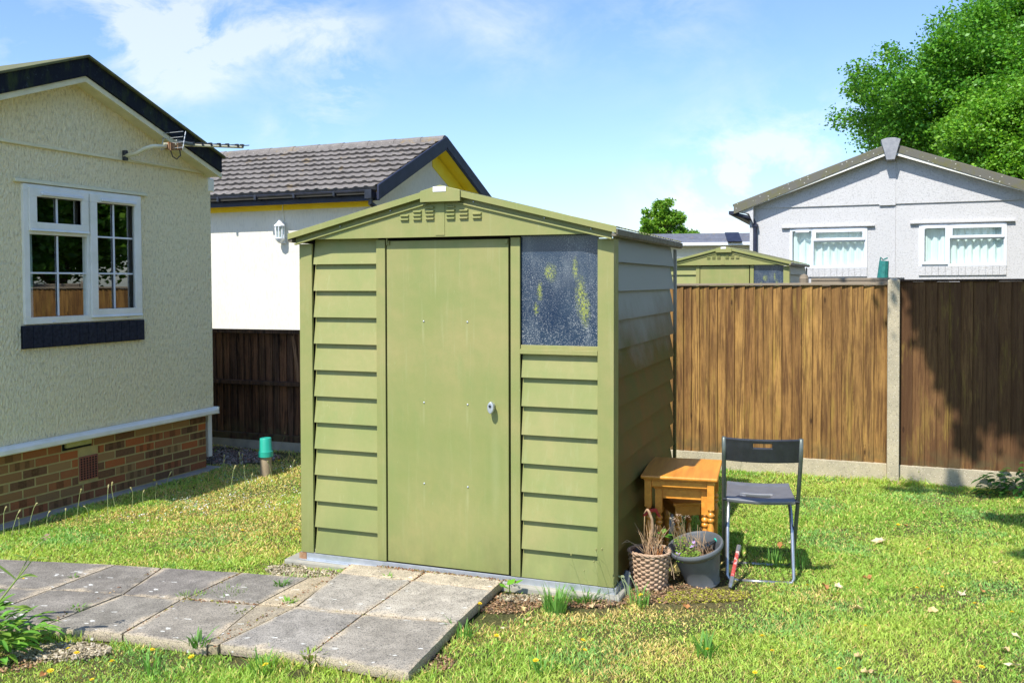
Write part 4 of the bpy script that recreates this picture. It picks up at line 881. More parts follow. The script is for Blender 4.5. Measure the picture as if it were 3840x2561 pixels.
# tilted grey pot
pg = thing('plastic_pot', 'tilted grey plastic flower pot holding weeds, right of the wicker basket', 'pot', (1.035, 4.975, -.070), 0)
pm = pg.matrix_basis
pg.rotation_euler = (math.radians(10), math.radians(-13), 0)
m = MB(); m.lathe([(.0, .004), (.088, .0), (.094, .006), (.094, .014), (.090, .020), (.112, .11), (.126, .185), (.127, .190), (.131, .190), (.150, .213), (.153, .222), (.149, .232), (.140, .234), (.133, .226), (.122, .185), (.112, .14)], (0, 0), 48); m.build('pot', M['pot'], pg, smooth=True, auto=.9)
MB().lathe([(.113, .15), (.06, .165), (.0, .160)], (0, 0), 24).build('soil', M['soil'], pg, smooth=True)
stems(pg, 'dead_stem', -.055, .03, .15, 34, .14, .27, .22, 12, .0017, rad=.06, col=(1.1, 1.05, .95), droop=.1); stems(pg, 'dead_stem', .03, .0, .15, 26, .08, .20, .5, 13, .0015, rad=.07, col=(1.2, 1.1, 1.0), droop=.5)
m = MB()
for (x, y, z) in ((-.075, .02, .385), (-.055, .03, .40), (-.09, .03, .39), (-.01, .04, .375)): leaflets(m, (x, y, z), 12, .012, .012, int(x * 1000) + 200, (.35, .27, .2), .3)
m.build('seed_head', M['leaf'], pg)
m = MB()
for (x, y, z, r_) in ((-.06, -.02, .22, .05), (-.095, -.06, .20, .035), (-.05, -.07, .20, .045), (-.02, -.05, .19, .03), (-.07, .03, .25, .03)): leaflets(m, (x, y, z), 90, r_, .014, int(r_ * 999), (.22, .36, .05), .4)
m.build('weed', M['leaf'], pg)
m = MB(); leaflets(m, (-.115, -.08, .235), 9, .014, .014, 3, (.50, .32, .62), .1, .6); leaflets(m, (-.01, -.05, .25), 10, .015, .016, 4, (.50, .32, .62), .1, .6); m.build('purple_flower', M['petal'], pg)
bt = thing('bottle', 'dark glass bottle with green cap lying in the grey pot', 'bottle', (1.020, 4.945, .120), 0); bt.rotation_euler = (0, math.radians(68), math.radians(25))
MB().lathe([(0, 0), (.016, 0), (.017, .004), (.017, .055), (.010, .075), (.0085, .098), (0, .098)], (0, 0), 16).build('bottle', M['bottle'], bt, smooth=True, auto=.8); MB().lathe([(0, .097), (.0135, .097), (.0145, .110), (.013, .122), (0, .125)], (0, 0), 14).build('cap', M['teal'], bt, smooth=True, auto=.8)
sk = thing('painted_stake', 'flaking red and white stake leaning beside the left chair legs', 'stake', (0, 0, 0), 0)
a, b = Vector((1.15, 4.84, -.055)), Vector((1.245, 5.03, .115)); d_ = b - a
m = MB(); m.tube([a, a + d_ * .08, a + d_ * .25], [.009, .012, .0115], 8); m.build('white_tip', M['chrome'], sk); MB().tube([a + d_ * .25, a + d_ * .85], .0112, 8).build('shaft', M['redstake'], sk); MB().tube([a + d_ * .85, b], .013, 8).build('end_cap', M['chrome'], sk)
# green pot upside down on a pipe
pi = tag(MB().lathe([(0, -.1), (.048, -.1), (.048, .12), (0, .12)], (0, 0), 24).build('drain_pipe', M['clay'], None, smooth=True, auto=.8), 'short buff pipe standing in the grass under the teal pot', 'pipe'); pi.location = (-2.125, 7.86, -.02)
gp = tag(MB().lathe([(.0, .285), (.046, .285), (.049, .280), (.0555, .175), (.0565, .173), (.0625, .172), (.064, .125), (.060, .124), (.056, .15)], (0, 0), 28).build('plant_pot', M['teal'], None, smooth=True, auto=.8), 'teal plastic pot upside down on top of the pipe', 'pot'); gp.location = (-2.125, 7.86, -.03)
# stone and flat pieces behind basket
r5 = tag(MB().prism([(-.03, 0), (.035, 0), (.055, .10), (.03, .115)], 'y', -.01, .01).build('slate_piece', M['pot'], None, .004), 'broken grey slate leaning on the shed beside the basket', 'slate'); r5.location = (.575, 4.82, -.07); r5.rotation_euler = (-.2, 0, .3)

# ------------------------------------------------------------------ trees
def leafmesh(centres, size, base, var, seed, up=.35, hue=None, aspect=.62):
    r = np.random.default_rng(seed); n = len(centres)
    d = r.normal(size=(n, 3)); d[:, 2] = d[:, 2] * .6 - .15; d /= np.linalg.norm(d, axis=1)[:, None]
    nz = r.normal(size=(n, 3)) * .75 + np.array([0, 0, up + .3]); s = np.cross(d, nz); s /= np.linalg.norm(s, axis=1)[:, None] + 1e-9
    nn = np.cross(s, d); sz = (size * r.uniform(.55, 1.35, n))[:, None]
    V = np.stack([centres - d * sz * .5, centres + s * sz * .5 * aspect + nn * sz * .10, centres + d * sz * .5 - nn * sz * .08, centres - s * sz * .5 * aspect + nn * sz * .10], 1).reshape(-1, 3)
    F = np.arange(4 * n).reshape(-1, 4); g_ = (1 + r.uniform(-var, var, n))[:, None]; y = r.uniform(0, 1, n)[:, None] ** 2
    c = np.array(base)[None] * g_ * (1 + y * np.array([[.9, .35, .2]])); return V, F, np.repeat(np.clip(c, 0, .9), 4, 0)
def tree(name, label, base, h_trunk, centre, radii, nclump, per, leaf, seed, col, tr=.25, clr=.55, flat=.75, clumps=None, limbs=14, group=None, shell=.55, cat='tree', lobes=0):
    t = thing(name, label, cat, (base[0], base[1], -.08), 0, group); r = np.random.default_rng(seed)
    c0 = np.array(centre) - np.array([base[0], base[1], -.08])
    if clumps is None:
        u = r.normal(size=(nclump, 3)); u /= np.linalg.norm(u, axis=1)[:, None]; u[:, 2] = np.where(u[:, 2] < -.5, u[:, 2] * .6, u[:, 2])
        q = shell + (1 - shell) * r.random(nclump) ** .6
        lob = 1 + .16 * np.sin(u[:, 0] * 4.3 + seed) * np.cos(u[:, 2] * 5.1 + seed) + .10 * np.sin(u[:, 1] * 7 + u[:, 0] * 5)
        cl_ = c0 + u * np.array(radii) * (q * lob)[:, None]; cr = clr * r.uniform(.55, 1.35, nclump)
    else:
        cl_ = np.array([(x[0] - base[0], x[1] - base[1], x[2] + .08) for x in clumps]); cr = np.array([x[3] for x in clumps])
    P = []
    for c_, rr_ in zip(cl_, cr):
        k_ = int(per * (rr_ / clr) ** 2); u = r.normal(size=(k_, 3)); u /= np.linalg.norm(u, axis=1)[:, None]; q = rr_ * r.random(k_)[:, None] ** .45 * (1 + .35 * r.normal(size=(k_, 1)) * .5)
        P.append(c_ + u * q * np.array([1, 1, flat]))
    V, F, K = leafmesh(np.concatenate(P), leaf, col, .35, seed + 1); nmesh('crown', V, F, M['leaf'], K, t)
    m = MB(); top = Vector(c0) * .72 + Vector((0, 0, h_trunk)) * .28 if clumps is None else Vector(c0)
    fork = Vector((c0[0] * .15, c0[1] * .15, h_trunk)); m.tube([(0, 0, 0), (0.02, .01, h_trunk * .35), fork * .8, fork], [tr * 1.3, tr, tr * .9, tr * .8], 10)
    idx = r.choice(len(cl_), min(limbs, len(cl_)), replace=False)
    for i in idx:
        e = Vector(cl_[i]); mid = fork.lerp(e, .5) + Vector((r.normal() * .1, r.normal() * .1, .12 * (e - fork).length)); m.tube([fork, fork.lerp(mid, .5) + Vector((0, 0, .05)), mid, e], [tr * .55, tr * .40, tr * .22, tr * .06], 6)
    m.build('trunk', M['bark'], t, smooth=True)
    return t
G1 = (.085, .225, .022)
tree('oak_tree', 'large broad leafed tree rising behind the white bungalow at top right', (17.9, 30.5), 4.6, (17.5, 30, 6.85), (5.7, 4.2, 3.85), 640, 520, .125, 21, (.09, .27, .025), .5, .72, limbs=40, shell=.35)
tree('round_tree', 'bright green nearer tree over the bungalow roof at the right edge', (14.5, 26.5), 2.6, (14.5, 26, 5.3), (2.2, 1.8, 2.0), 240, 420, .10, 22, (.13, .33, .028), .25, .50, limbs=20, shell=.3)
r_ = random.Random(15); cs = []
for (x_, z_, rx_, rz_, k_) in ((7.35, 5.05, .62, .62, 17), (7.9, 4.95, .60, .50, 14), (7.0, 4.35, .45, .40, 9), (8.35, 4.35, .55, .40, 11), (8.85, 4.05, .40, .22, 6), (6.75, 4.0, .38, .25, 6), (7.6, 4.3, .70, .45, 12), (7.5, 5.55, .35, .25, 5)):
    for k in range(k_): a_ = r_.uniform(0, 6.28); q_ = math.sqrt(r_.random()); cs.append((x_ - .22 + rx_ * q_ * math.cos(a_), 45 + r_.uniform(-1, 1), z_ - .14 + rz_ * q_ * math.sin(a_), r_.uniform(.13, .34)))
tree('small_tree', 'small round tree on the skyline between the shed and the far bungalow', (7.75, 45), 3.3, (7.75, 45, 4.6), (1, 1, 1), 0, 420, .13, 23, (.14, .32, .03), .12, .34, clumps=cs, limbs=26)
r_ = random.Random(3); cs = []
for (gx, gy, gr, gz_) in ((5.0, 8.6, 1.15, 5.6), (4.5, 8.95, .55, 5.3), (4.5, 8.35, .42, 5.3), (4.25, 8.5, .34, 5.3), (4.75, 7.95, .36, 5.3), (4.05, 8.25, .20, 5.2), (5.0, 8.1, .6, 5.4), (4.7, 8.35, .6, 5.4), (5.2, 7.9, .7, 5.4), (4.62, 7.6, .28, 5.3), (4.38, 8.0, .26, 5.3), (4.9, 7.4, .4, 5.3), (5.3, 8.6, .9, 5.5), (3.95, 7.85, .15, 5.2), (3.80, 7.94, .12, 5.2), (3.80, 7.68, .10, 5.2), (3.86, 8.12, .14, 5.2), (3.70, 7.47, .07, 5.2), (3.98, 7.74, .14, 5.2), (3.9, 7.98, .13, 5.2), (4.1, 7.9, .2, 5.2), (3.88, 7.56, .11, 5.2), (4.13, 7.6, .2, 5.2), (4.35, 7.5, .2, 5.2), (3.74, 7.38, .07, 5.2), (4.02, 8.05, .18, 5.2), (4.2, 7.75, .2, 5.2), (4.6, 7.2, .3, 5.2), (4.5, 7.35, .35, 5.2), (4.9, 7.1, .4, 5.2), (4.75, 7.5, .35, 5.2), (4.35, 7.2, .13, 5.2), (4.6, 7.9, .4, 5.3), (4.35, 7.75, .25, 5.2), (4.2, 7.85, .2, 5.2), (4.45, 7.55, .16, 5.2), (5.3, 6.9, .8, 5.5), (6.2, 7.8, 1.2, 5.6), (3.36, 6.2, .16, 5.2), (3.62, 6.15, .24, 5.2), (3.95, 6.25, .42, 5.3), (4.6, 6.2, .55, 5.3), (3.02, 5.38, .11, 5.1), (3.25, 5.35, .20, 5.2), (3.6, 5.35, .35, 5.2), (4.1, 5.35, .45, 5.3), (2.95, 7.13, .08, 5.1), (3.13, 7.1, .10, 5.1), (3.36, 7.02, .11, 5.1), (3.6, 6.95, .12, 5.1), (5.0, 5.4, .7, 5.4), (3.2, 7.28, .10, 5.1), (3.45, 7.2, .12, 5.1), (3.8, 7.0, .14, 5.1), (4.15, 9.15, .42, 5.4), (5.0, 4.4, .7, 5.2), (4.9, 9.6, .9, 5.6)):
    for k in range(3): cs.append((gx + sdir.x * gz_ / sdir.z + r_.uniform(-.3, .3) * gr, gy + sdir.y * gz_ / sdir.z + r_.uniform(-.3, .3) * gr, gz_ + r_.uniform(-.3, .3) * gr, gr * r_.uniform(.75, .95)))
tree('overhanging_tree', 'leafy tree overhead on the right that shades the dark fence panel', (5.4, 2.6), 3.4, (3.4, 4.2, 5.2), (1, 1, 1), 0, 1500, .10, 24, G1, .22, .6, clumps=cs, limbs=16)
# trees beyond the right edge, seen mirrored in the cream home's window
tree('garden_tree', 'tall tree mirrored in the left house window', (12.3, 12.5), 1.6, (12.3, 12.2, 4.4), (3.0, 2.6, 3.8), 260, 330, .18, 26, (.09, .24, .02), .25, .8, limbs=12, group='trees mirrored in the window')
tree('garden_tree', 'bushy tree mirrored in the left house window', (9.2, 9.0), 1.2, (9.2, 9.0, 3.3), (2.3, 1.8, 2.9), 240, 330, .15, 27, (.06, .17, .02), .2, .7, limbs=12, group='trees mirrored in the window')

# ------------------------------------------------------------------ lawn
def inpoly(x, y, poly):
    res = np.zeros(len(x), bool); n = len(poly)
    for i in range(n):
        (x1, y1), (x2, y2) = poly[i], poly[(i + 1) % n]
        cnd = ((y1 > y) != (y2 > y)) & (x < (x2 - x1) * (y - y1) / (y2 - y1 + 1e-12) + x1); res ^= cnd
    return res
shp = lambda x, y: (-1.2455 + x * math.cos(YAW) - y * math.sin(YAW), 5.3532 + x * math.sin(YAW) + y * math.cos(YAW))
hp = lambda s, y: (-2.70 + s * math.cos(PHI) - y * math.sin(PHI), 8.20 + s * math.sin(PHI) + y * math.cos(PHI))
fpnt = lambda x, y: (3.1 + x * math.cos(FA) - y * math.sin(FA), 7.46 + x * math.sin(FA) + y * math.cos(FA))
lf = lambda x, y: (-2.08 + x * math.cos(FA) - y * math.sin(FA), 8.95 + x * math.sin(FA) + y * math.cos(FA))
ex = [[shp(-.10, -.03), shp(SW + .05, -.03), shp(SW + .05, SD + .1), shp(-.1, SD + .1)], [hp(-6, -.08), hp(.06, -.08), hp(.06, 3), hp(-6, 3)],
      [P2['f0'], P2['f3'], P2['f2'], P2['f1'], P2['f4'], P2['sf'], P2['rcf'], P2['rrf'], P2['rrm'], P2['rrb'], P2['rlb'], P2['sb'], P2['b4'], P2['b1'], P2['b2'], P2['b3'], P2['b0']],
      [fpnt(-4, -.01), fpnt(4, -.01), fpnt(4, 5), fpnt(-4, 5)], [lf(-2, -.01), lf(.8, -.01), lf(.8, 5), lf(-2, 5)]]
def fbm(x, y, s, seed, o=4):
    v = np.zeros(len(x)); a = 1.; r = np.random.default_rng(seed)
    for k in range(o):
        for _ in range(4):
            th = r.uniform(0, 6.28); f_ = s * 2 ** k * r.uniform(.7, 1.4); v += a * np.sin((x * math.cos(th) + y * math.sin(th)) * f_ + r.uniform(0, 6.28))
        a *= .55
    return v / 3.2
def scatter(n, x0, x1, y0, y1, dens, seed):
    r = np.random.default_rng(seed); x = r.uniform(x0, x1, n); y = r.uniform(y0, y1, n)
    k = (np.abs(x) < .66 * y + 1.1); 
    for p_ in ex: k &= ~inpoly(x, y, p_)
    k &= r.random(n) < dens(x, y); return x[k], y[k], r
bare = [(-.10, 4.55, .22), (.02, 4.75, .22), (-.35, 3.95, .10), (-.45, 3.85, .08), (.80, 4.72, .16), (1.02, 4.74, .20), (.95, 4.95, .3), (-2.45, 4.02, .16), (-2.15, 4.06, .16), (-1.95, 4.09, .12), (.35, 4.62, .15), (-1.2, 3.95, .06), (-.9, 3.83, .06), (1.1, 5.3, .3), (-2.5, 8.5, .25), (-2.75, 8.7, .35), (-2.3, 8.75, .25), (.45, 4.64, .12)]
def dens_f(x, y):
    d = np.clip((5.0 / y) ** 1.6, .0, 1.0) * .95; d = np.where(y < 5.0, 1, d)
    for (a, b, r0) in bare: q = np.hypot(x - a, y - b) / r0; d = d * np.clip((q - .55) / .8, .04, 1)
    return d * np.clip(.86 + .25 * fbm(x, y, 9, 5), .35, 1)
x, y, r = scatter(1700000, -6, 6.5, 2.9, 9.6, dens_f, 31); n = len(x)
dry = np.clip(fbm(x, y, 1.15, 3) * 1.0 + .05 + .35 * fbm(x, y, 7, 8), -1, 1)
h = r.uniform(.009, .023, n) * np.clip(1 + .5 * fbm(x, y, 5, 9), .5, 1.7); h *= np.where(dry > .35, .8, 1)
ll = 1 / np.clip(np.abs((x + 2.70) * .9285 - (y - 8.20) * .3714 ) / .30, .8, 9); h *= np.where(((x + 2.7) * .9285 - (y - 8.2) * .3714) < .35, 1.6, 1)
fd = (x - 3.1) * math.sin(-FA) + (y - 7.46) * math.cos(FA); h *= np.where((fd > -.13) & (x > 1), r.uniform(1.0, 2.4, n), 1)
def near(a, b, w_):
    a, b = np.array(P2[a]), np.array(P2[b]); u = b - a; t = np.clip(((x - a[0]) * u[0] + (y - a[1]) * u[1]) / (u @ u), 0, 1); return np.hypot(x - a[0] - t * u[0], y - a[1] - t * u[1]) < w_
eg = near('rrm', 'rrf', .07) | near('rcf', 'rrf', .05) | near('sf', 'rcf', .05) | near('f2', 'f4', .05) | near('b0', 'b1', .05) | near('b1', 'b4', .05); h *= np.where(eg, r.uniform(.9, 2.3, n), 1)
th = r.uniform(0, 2 * np.pi, n); wd = r.uniform(.0013, .0028, n) * np.clip(y / 4.3, .85, 1.45); broad = r.random(n) < .09; wd = np.where(broad, wd * 2.4, wd); h = np.where(broad, h * .75, h)
lean = r.uniform(.2, 1.5, n) * h; la = r.uniform(0, 2 * np.pi, n)
B0 = np.stack([x, y, np.full(n, GZ)], 1); sd = np.stack([np.cos(th), np.sin(th), np.zeros(n)], 1) * wd[:, None]; up = np.stack([np.cos(la) * lean, np.sin(la) * lean, h], 1)
mid = up * np.array([.42, .42, .62])
V = np.stack([B0 - sd * .8, B0 + sd * .8, B0 + mid + sd, B0 + mid - sd, B0 + up + sd * .25, B0 + up - sd * .25], 1).reshape(-1, 3)
i0 = np.arange(n)[:, None] * 6; F = np.concatenate([i0 + np.array([[0, 1, 2, 3]]), i0 + np.array([[3, 2, 4, 5]])], 0)
green = np.array([.31, .53, .085]); lime = np.array([.50, .64, .12]); straw = np.array([.85, .66, .25]); blue = np.array([.27, .48, .12])
mixv = lambda a, b, t: a * (1 - t[:, None]) + b * t[:, None]
col = mixv(np.repeat(green[None], n, 0), np.repeat(lime[None], n, 0), np.clip(.62 + .6 * fbm(x, y, 3.1, 14) + r.normal(0, .25, n), 0, 1))
col = np.where((fbm(x, y, 6, 20) + r.normal(0, .3, n) > .55)[:, None], blue[None] * 1.15, col)
pd = np.clip(.12 + .72 * np.clip(dry - .08 - .22 * np.clip(-x - .6, 0, 1), 0, 1) ** 1.1, 0, .8); st_ = r.random(n) < pd; col = np.where(st_[:, None], straw[None] * r.uniform(.7, 1.15, n)[:, None], col)
col *= r.uniform(.75, 1.2, n)[:, None]
nmesh('lawn_grass', V, F, M['grass'], np.repeat(col, 6, 0)); tag(bpy.data.objects['lawn_grass'], 'short sunlit lawn grass with dry straw patches', 'grass', None, 'stuff')

def tuft(parent_name, label, cx, cy, n, hmin, hmax, wd, spread, seed, col, group=None, z=GZ, leanf=.5, cat='weed', mat='grass'):
    r = np.random.default_rng(seed); a = r.uniform(0, 6.28, n); q = spread * np.sqrt(r.random(n)); h_ = r.uniform(hmin, hmax, n); ln = h_ * r.uniform(.1, 1, n) * leanf; la = a + r.normal(0, .5, n)
    b0 = np.stack([q * np.cos(a), q * np.sin(a), np.zeros(n)], 1); pa = la + np.pi / 2; s_ = np.stack([np.cos(pa), np.sin(pa), np.zeros(n)], 1) * wd
    d = lambda t: np.stack([np.cos(la) * ln * t ** 1.6, np.sin(la) * ln * t ** 1.6, h_ * (t - .18 * leanf * t ** 3)], 1)
    L_ = [(0, .5), (.35, 1), (.7, .85), (1, .1)]; V = np.stack(sum([[b0 + d(t) - s_ * w_, b0 + d(t) + s_ * w_] for t, w_ in L_], []), 1).reshape(-1, 3)
    i0 = np.arange(n)[:, None] * 8; F = np.concatenate([i0 + np.array([[2 * k, 2 * k + 1, 2 * k + 3, 2 * k + 2]]) for k in range(3)], 0); c = np.array(col)[None] * r.uniform(.7, 1.3, n)[:, None]
    o = nmesh(parent_name, V, F, M[mat], np.repeat(c, 8, 0)); o.location = (cx, cy, z); return tag(o, label, cat, group)
for (u, v, n_, h1, sp, c, lab) in ((2470, 0, 0, 0, 0, 0, 0),): pass
TG = 'small weeds in the paving joints and along its edges'
for i, (u, v, n_, h1, sp, c, lab) in enumerate((
    (170, 1327, 16, .045, .02, (.16, .34, .04), 'bright weed in the joint of the back row, nearest the left'),
    (178, 1400, 22, .04, .035, (.15, .30, .05), 'low weed in the joint beside the leafy bush'),
    (645, 1345, 26, .06, .04, (.13, .28, .06), 'spiky weed at the right end of the back row of path slabs'),
    (663, 1385, 22, .05, .025, (.20, .40, .05), 'bright round weed where the path meets the shed platform'),
    (893, 1328, 8, .05, .012, (.18, .36, .06), 'tiny seedling growing on the slab below the door'),
    (555, 1403, 26, .035, .05, (.25, .30, .07), 'low weeds in the front joint left of the strip of paving'),
    (440, 1372, 60, .05, .07, (.20, .34, .06), 'fine grass tuft in the joint at the middle of the path'),
    (525, 1360, 60, .045, .09, (.20, .33, .06), 'fine grass along the joint below the right back slab'),
    (455, 1480, 34, .08, .04, (.13, .28, .06), 'dark leafy weed at the front edge of the path'),
    (505, 1390, 14, .03, .02, (.26, .30, .08), 'dry little weed at the corner of a middle slab'),
    (715, 1508, 30, .05, .04, (.28, .36, .08), 'weed at the front end of the joint between platform slabs'),
    (780, 1415, 10, .025, .03, (.30, .32, .07), 'sprig in the joint between the platform slabs'))):
    p_ = at(u, v, -.03); tuft('joint_weed', lab, p_.x, p_.y, n_, h1 * .4, h1, .0045 if 'grass' not in lab else .0018, sp, 40 + i, c, TG, -.035, 1.1)
tuft('bushy_weed', 'tall feathery green weed in front of the shed right of the platform', *at(1275, 1400)[:2], 150, .05, .165, .0026, .05, 60, (.20, .40, .09), None, GZ, .55)
tuft('bushy_weed', 'dark green grass tuft against the shed rail near its right corner', *at(1340, 1372)[:2], 170, .03, .085, .0026, .10, 61, (.14, .32, .05), None, GZ, .8)
for i, (u, v, lab) in enumerate(((1620, 1500, 'broad leafed plantain rosette in the lawn near the bottom edge'), (1835, 1300, 'clump of long grass blades beside the right foot of the chair'), (1780, 1290, 'clump of long grass under the chair'), (1465, 1385, 'long grass clump right of the shed corner'), (605, 1535, 'green grass clump at the bottom edge left of centre'), (1060, 1460, 'grass clump against the right edge of the platform'), (1240, 1540, 'low bright clump at the bottom edge right of the platform'), (345, 1540, 'low leafy clump at the bottom edge below the rubble'))):
    p_ = at(u, v); tuft('grass_clump', lab, p_.x, p_.y, 30 if i not in (1, 2) else 26, .05, .12 if i != 1 else .17, .005 if i == 0 else .003, .05, 70 + i, (.17, .36, .07) if i else (.14, .33, .05), 'longer clumps in the lawn', GZ, .8 if i not in (1, 2) else .35)
m = MB(); p0 = at(1170, 1358, -.05)
for i, (dx, dy, sz, rz_) in enumerate(((0.0, -.01, .07, .9), (.035, 0, .055, .1), (-.03, .0, .05, 2.4), (-.015, -.02, .05, 3.6))):
    c_ = Vector((dx, dy, .03 + .02 * (i < 2))); u_ = Vector((math.cos(rz_), math.sin(rz_) * .5, .35)); s_ = Vector((0, 0, 1)).cross(u_).normalized()
    pts = [c_ + u_ * sz * (t - .3) + s_ * sz * .38 * math.sin(math.pi * min(1, t * 1.05)) * sg for sg in (1, -1) for t in ((0, .25, .5, .8) if sg > 0 else (1, .8, .5, .25))]
    m.add(pts, [tuple(range(8))], (.17, .42, .035))
m.tube([(0, 0, -.02), (0, 0, .04)], .003, 5, False, (.2, .3, .05)); o = m.build('dock_seedling', M['leaf']); o.location = p0; tag(o, 'round leafed bright green seedling at the back right corner of the platform', 'weed')

# leafy bush at the left edge
lb = thing('leafy_bush', 'leafy green bush with long pointed leaves at the bottom left edge', 'bush', (-2.26, 4.02, GZ), 0); lb.scale = (1.3, 1.1, 1.3)
def blade_leaf(m, p, d, ln, wd, col, droop=.4, n=5, nrm=Vector((0, 0, 1))):
    d = Vector(d).normalized(); s_ = d.cross(nrm).normalized(); V = []
    for i in range(n + 1):
        t_ = i / n; w_ = wd * math.sin(math.pi * min(.98, t_ * .9 + .08)) ** .8; c_ = Vector(p) + d * ln * t_ + Vector((0, 0, -droop * ln * t_ * t_)); up_ = Vector((0, 0, .25 * w_)); V += [c_ - s_ * w_ + up_, c_, c_ + s_ * w_ + up_]
    F = []
    for i in range(n): a = i * 3; F += [(a, a + 1, a + 4, a + 3), (a + 1, a + 2, a + 5, a + 4)]
    m.add(V, F, col)
rr = random.Random(8); m = MB()
for i in range(300):
    a = rr.uniform(0, 6.28); q = .24 * math.sqrt(rr.random()); p = Vector((-.12 + q * math.cos(a), .02 + q * math.sin(a) * .75, rr.uniform(.02, .20) * (1.25 - q * 3)))
    g_ = rr.uniform(.65, 1.35); blade_leaf(m, p, (math.cos(a) + .2, math.sin(a), rr.uniform(.1, .9)), rr.uniform(.035, .085), rr.uniform(.008, .017), (.16 * g_ * rr.uniform(.8, 1.4), .34 * g_, .045 * g_), rr.uniform(.1, .7))
m.build('foliage', M['leaf'], lb)
m = MB(); st_pts = [Vector((-.10, 0, .08)), Vector((-.03, 0, .17)), Vector((.05, 0, .27)), Vector((.10, .0, .33))]; m.tube(st_pts, [.004, .0035, .003, .002], 6, True, (.35, .45, .12)); st2 = [Vector((-.42, .05, .22)), Vector((-.33, .05, .36)), Vector((-.24, .05, .44)), Vector((-.19, .05, .50))]; m.tube(st2, [.004, .0035, .003, .002], 6, True, (.35, .45, .12)); m.tube([st_pts[2], Vector((.11, 0, .375)), Vector((.155, 0, .41))], .0018, 5, True, (.35, .4, .15))
m.build('stem', M['leaf'], lb)
m = MB(); rr = random.Random(12)
for pts in (st_pts, st2):
    for k, pp in enumerate(pts):
        for sg in (-1, 1): blade_leaf(m, pp, (sg * .9 + .35, rr.uniform(-.4, .4), rr.uniform(.2, 1.0)), rr.uniform(.07, .12), rr.uniform(.012, .019), (.24, .36, .07), rr.uniform(0, .4))
m.build('long_leaf', M['leaf'], lb); m = MB(); leaflets(m, (.155, 0, .412), 16, .008, .014, 4, (.4, .28, .2)); m.build('seed_head', M['leaf'], lb)
# bramble at the right edge
rbm = thing('bramble_bush', 'low dark green bush against the gravel board at the right edge', 'bush', (4.05, 7.0, GZ), 0); m = MB(); rr = random.Random(9)
for i in range(420):
    a = rr.uniform(0, 6.28); q = .42 * math.sqrt(rr.random()); p = Vector((q * math.cos(a) * 1.15, q * math.sin(a) * .5, rr.uniform(.02, .24) * (1.2 - q * 1.6))); g_ = rr.uniform(.6, 1.3)
    blade_leaf(m, p, (math.cos(a), math.sin(a), rr.uniform(-.1, .6)), rr.uniform(.04, .075), rr.uniform(.014, .022), (.07 * g_, .20 * g_, .03 * g_), rr.uniform(.2, .6), 4)
m.build('foliage', M['leaf'], rbm); m = MB(); [m.tube([(0, 0, 0), (rr.uniform(-.2, .2), rr.uniform(-.1, .1), .14), (rr.uniform(-.4, .4), rr.uniform(-.15, .15), .16)], .004, 5) for _ in range(8)]; m.build('stem', M['bark'], rbm)

# dandelion type flowers (one built, then copied)
def flower(name, h_, label, head=(.78, .56, .02), group=None, hr=.011):
    t = thing(name, label, 'wildflower', (0, 0, GZ), 0, group); m = MB(); m.tube([(0, 0, 0), (.004, 0, h_ * .5), (.012, .003, h_)], [.0016, .0014, .0012], 5, True, (.26, .34, .10)); m.build('stem', M['leaf'], t)
    m = MB()
    for k in range(14):
        a = 6.283 * k / 14; c_, s_ = math.cos(a), math.sin(a); m.add([(.012, .003, h_), (.012 + hr * math.cos(a - .2), .003 + hr * math.sin(a - .2), h_ + .004), (.012 + hr * 1.1 * c_, .003 + hr * 1.1 * s_, h_ + .0045), (.012 + hr * math.cos(a + .2), .003 + hr * math.sin(a + .2), h_ + .004)], [(0, 1, 2, 3)], head)
        m.add([(.012, .003, h_ + .001), (.012 + hr * .55 * math.cos(a - .2), .003 + hr * .55 * math.sin(a - .2), h_ + .008), (.012 + hr * .55 * math.cos(a + .2), .003 + hr * .55 * math.sin(a + .2), h_ + .008)], [(0, 1, 2)], head)
    m.build('flower_head', M['petal'], t); return t
FG = 'yellow dandelion like flowers dotted in the lawn'; FL = 'small yellow dandelion like flower in the open lawn'
pf = flower('yellow_flower', .045, FL, group=FG); rr = random.Random(77)
spots = [(1098, 1395), (1145, 1462), (1240, 1522), (1628, 1502), (1772, 1500), (1740, 1542), (1475, 1372), (1368, 1305), (620, 1530), (250, 1530), (178, 1508), (155, 1490), (450, 1510), (352, 1500), (210, 1560), (118, 1552), (1325, 1472), (1340, 1490), (1745, 1470), (2245, 1385), (2160, 1345), (1850, 1345), (2100, 1350), (1985, 1440), (2140, 1265), (2060, 1205), (745, 1200), (680, 1220), (365, 1180), (475, 1150), (550, 1225), (60, 1335), (600, 1110), (350, 1105), (640, 1060), (1010, 1460), (2330, 1410), (1930, 1540), (2250, 1540), (870, 1540)]
for i, (u, v) in enumerate(spots):
    o = pf if i == 0 else copy_tree(pf); p_ = at(u, v, -.04); o.location = (p_.x, p_.y, GZ); o.rotation_euler = (rr.uniform(-.25, .25), rr.uniform(-.25, .25), rr.uniform(0, 6)); o.scale = (rr.uniform(.8, 1.2),) * 3
    pl_ = 'at the bottom left below the path' if u < 660 and v > 1480 else 'in the left lawn between path and house' if u < 760 else 'in the lawn just right of the platform' if u < 1400 else 'near the bottom edge right of the shed' if u < 1800 else 'in the open lawn on the right'
    o['label'] = 'small yellow dandelion like flower ' + pl_; o['group'] = FG + ' ' + pl_
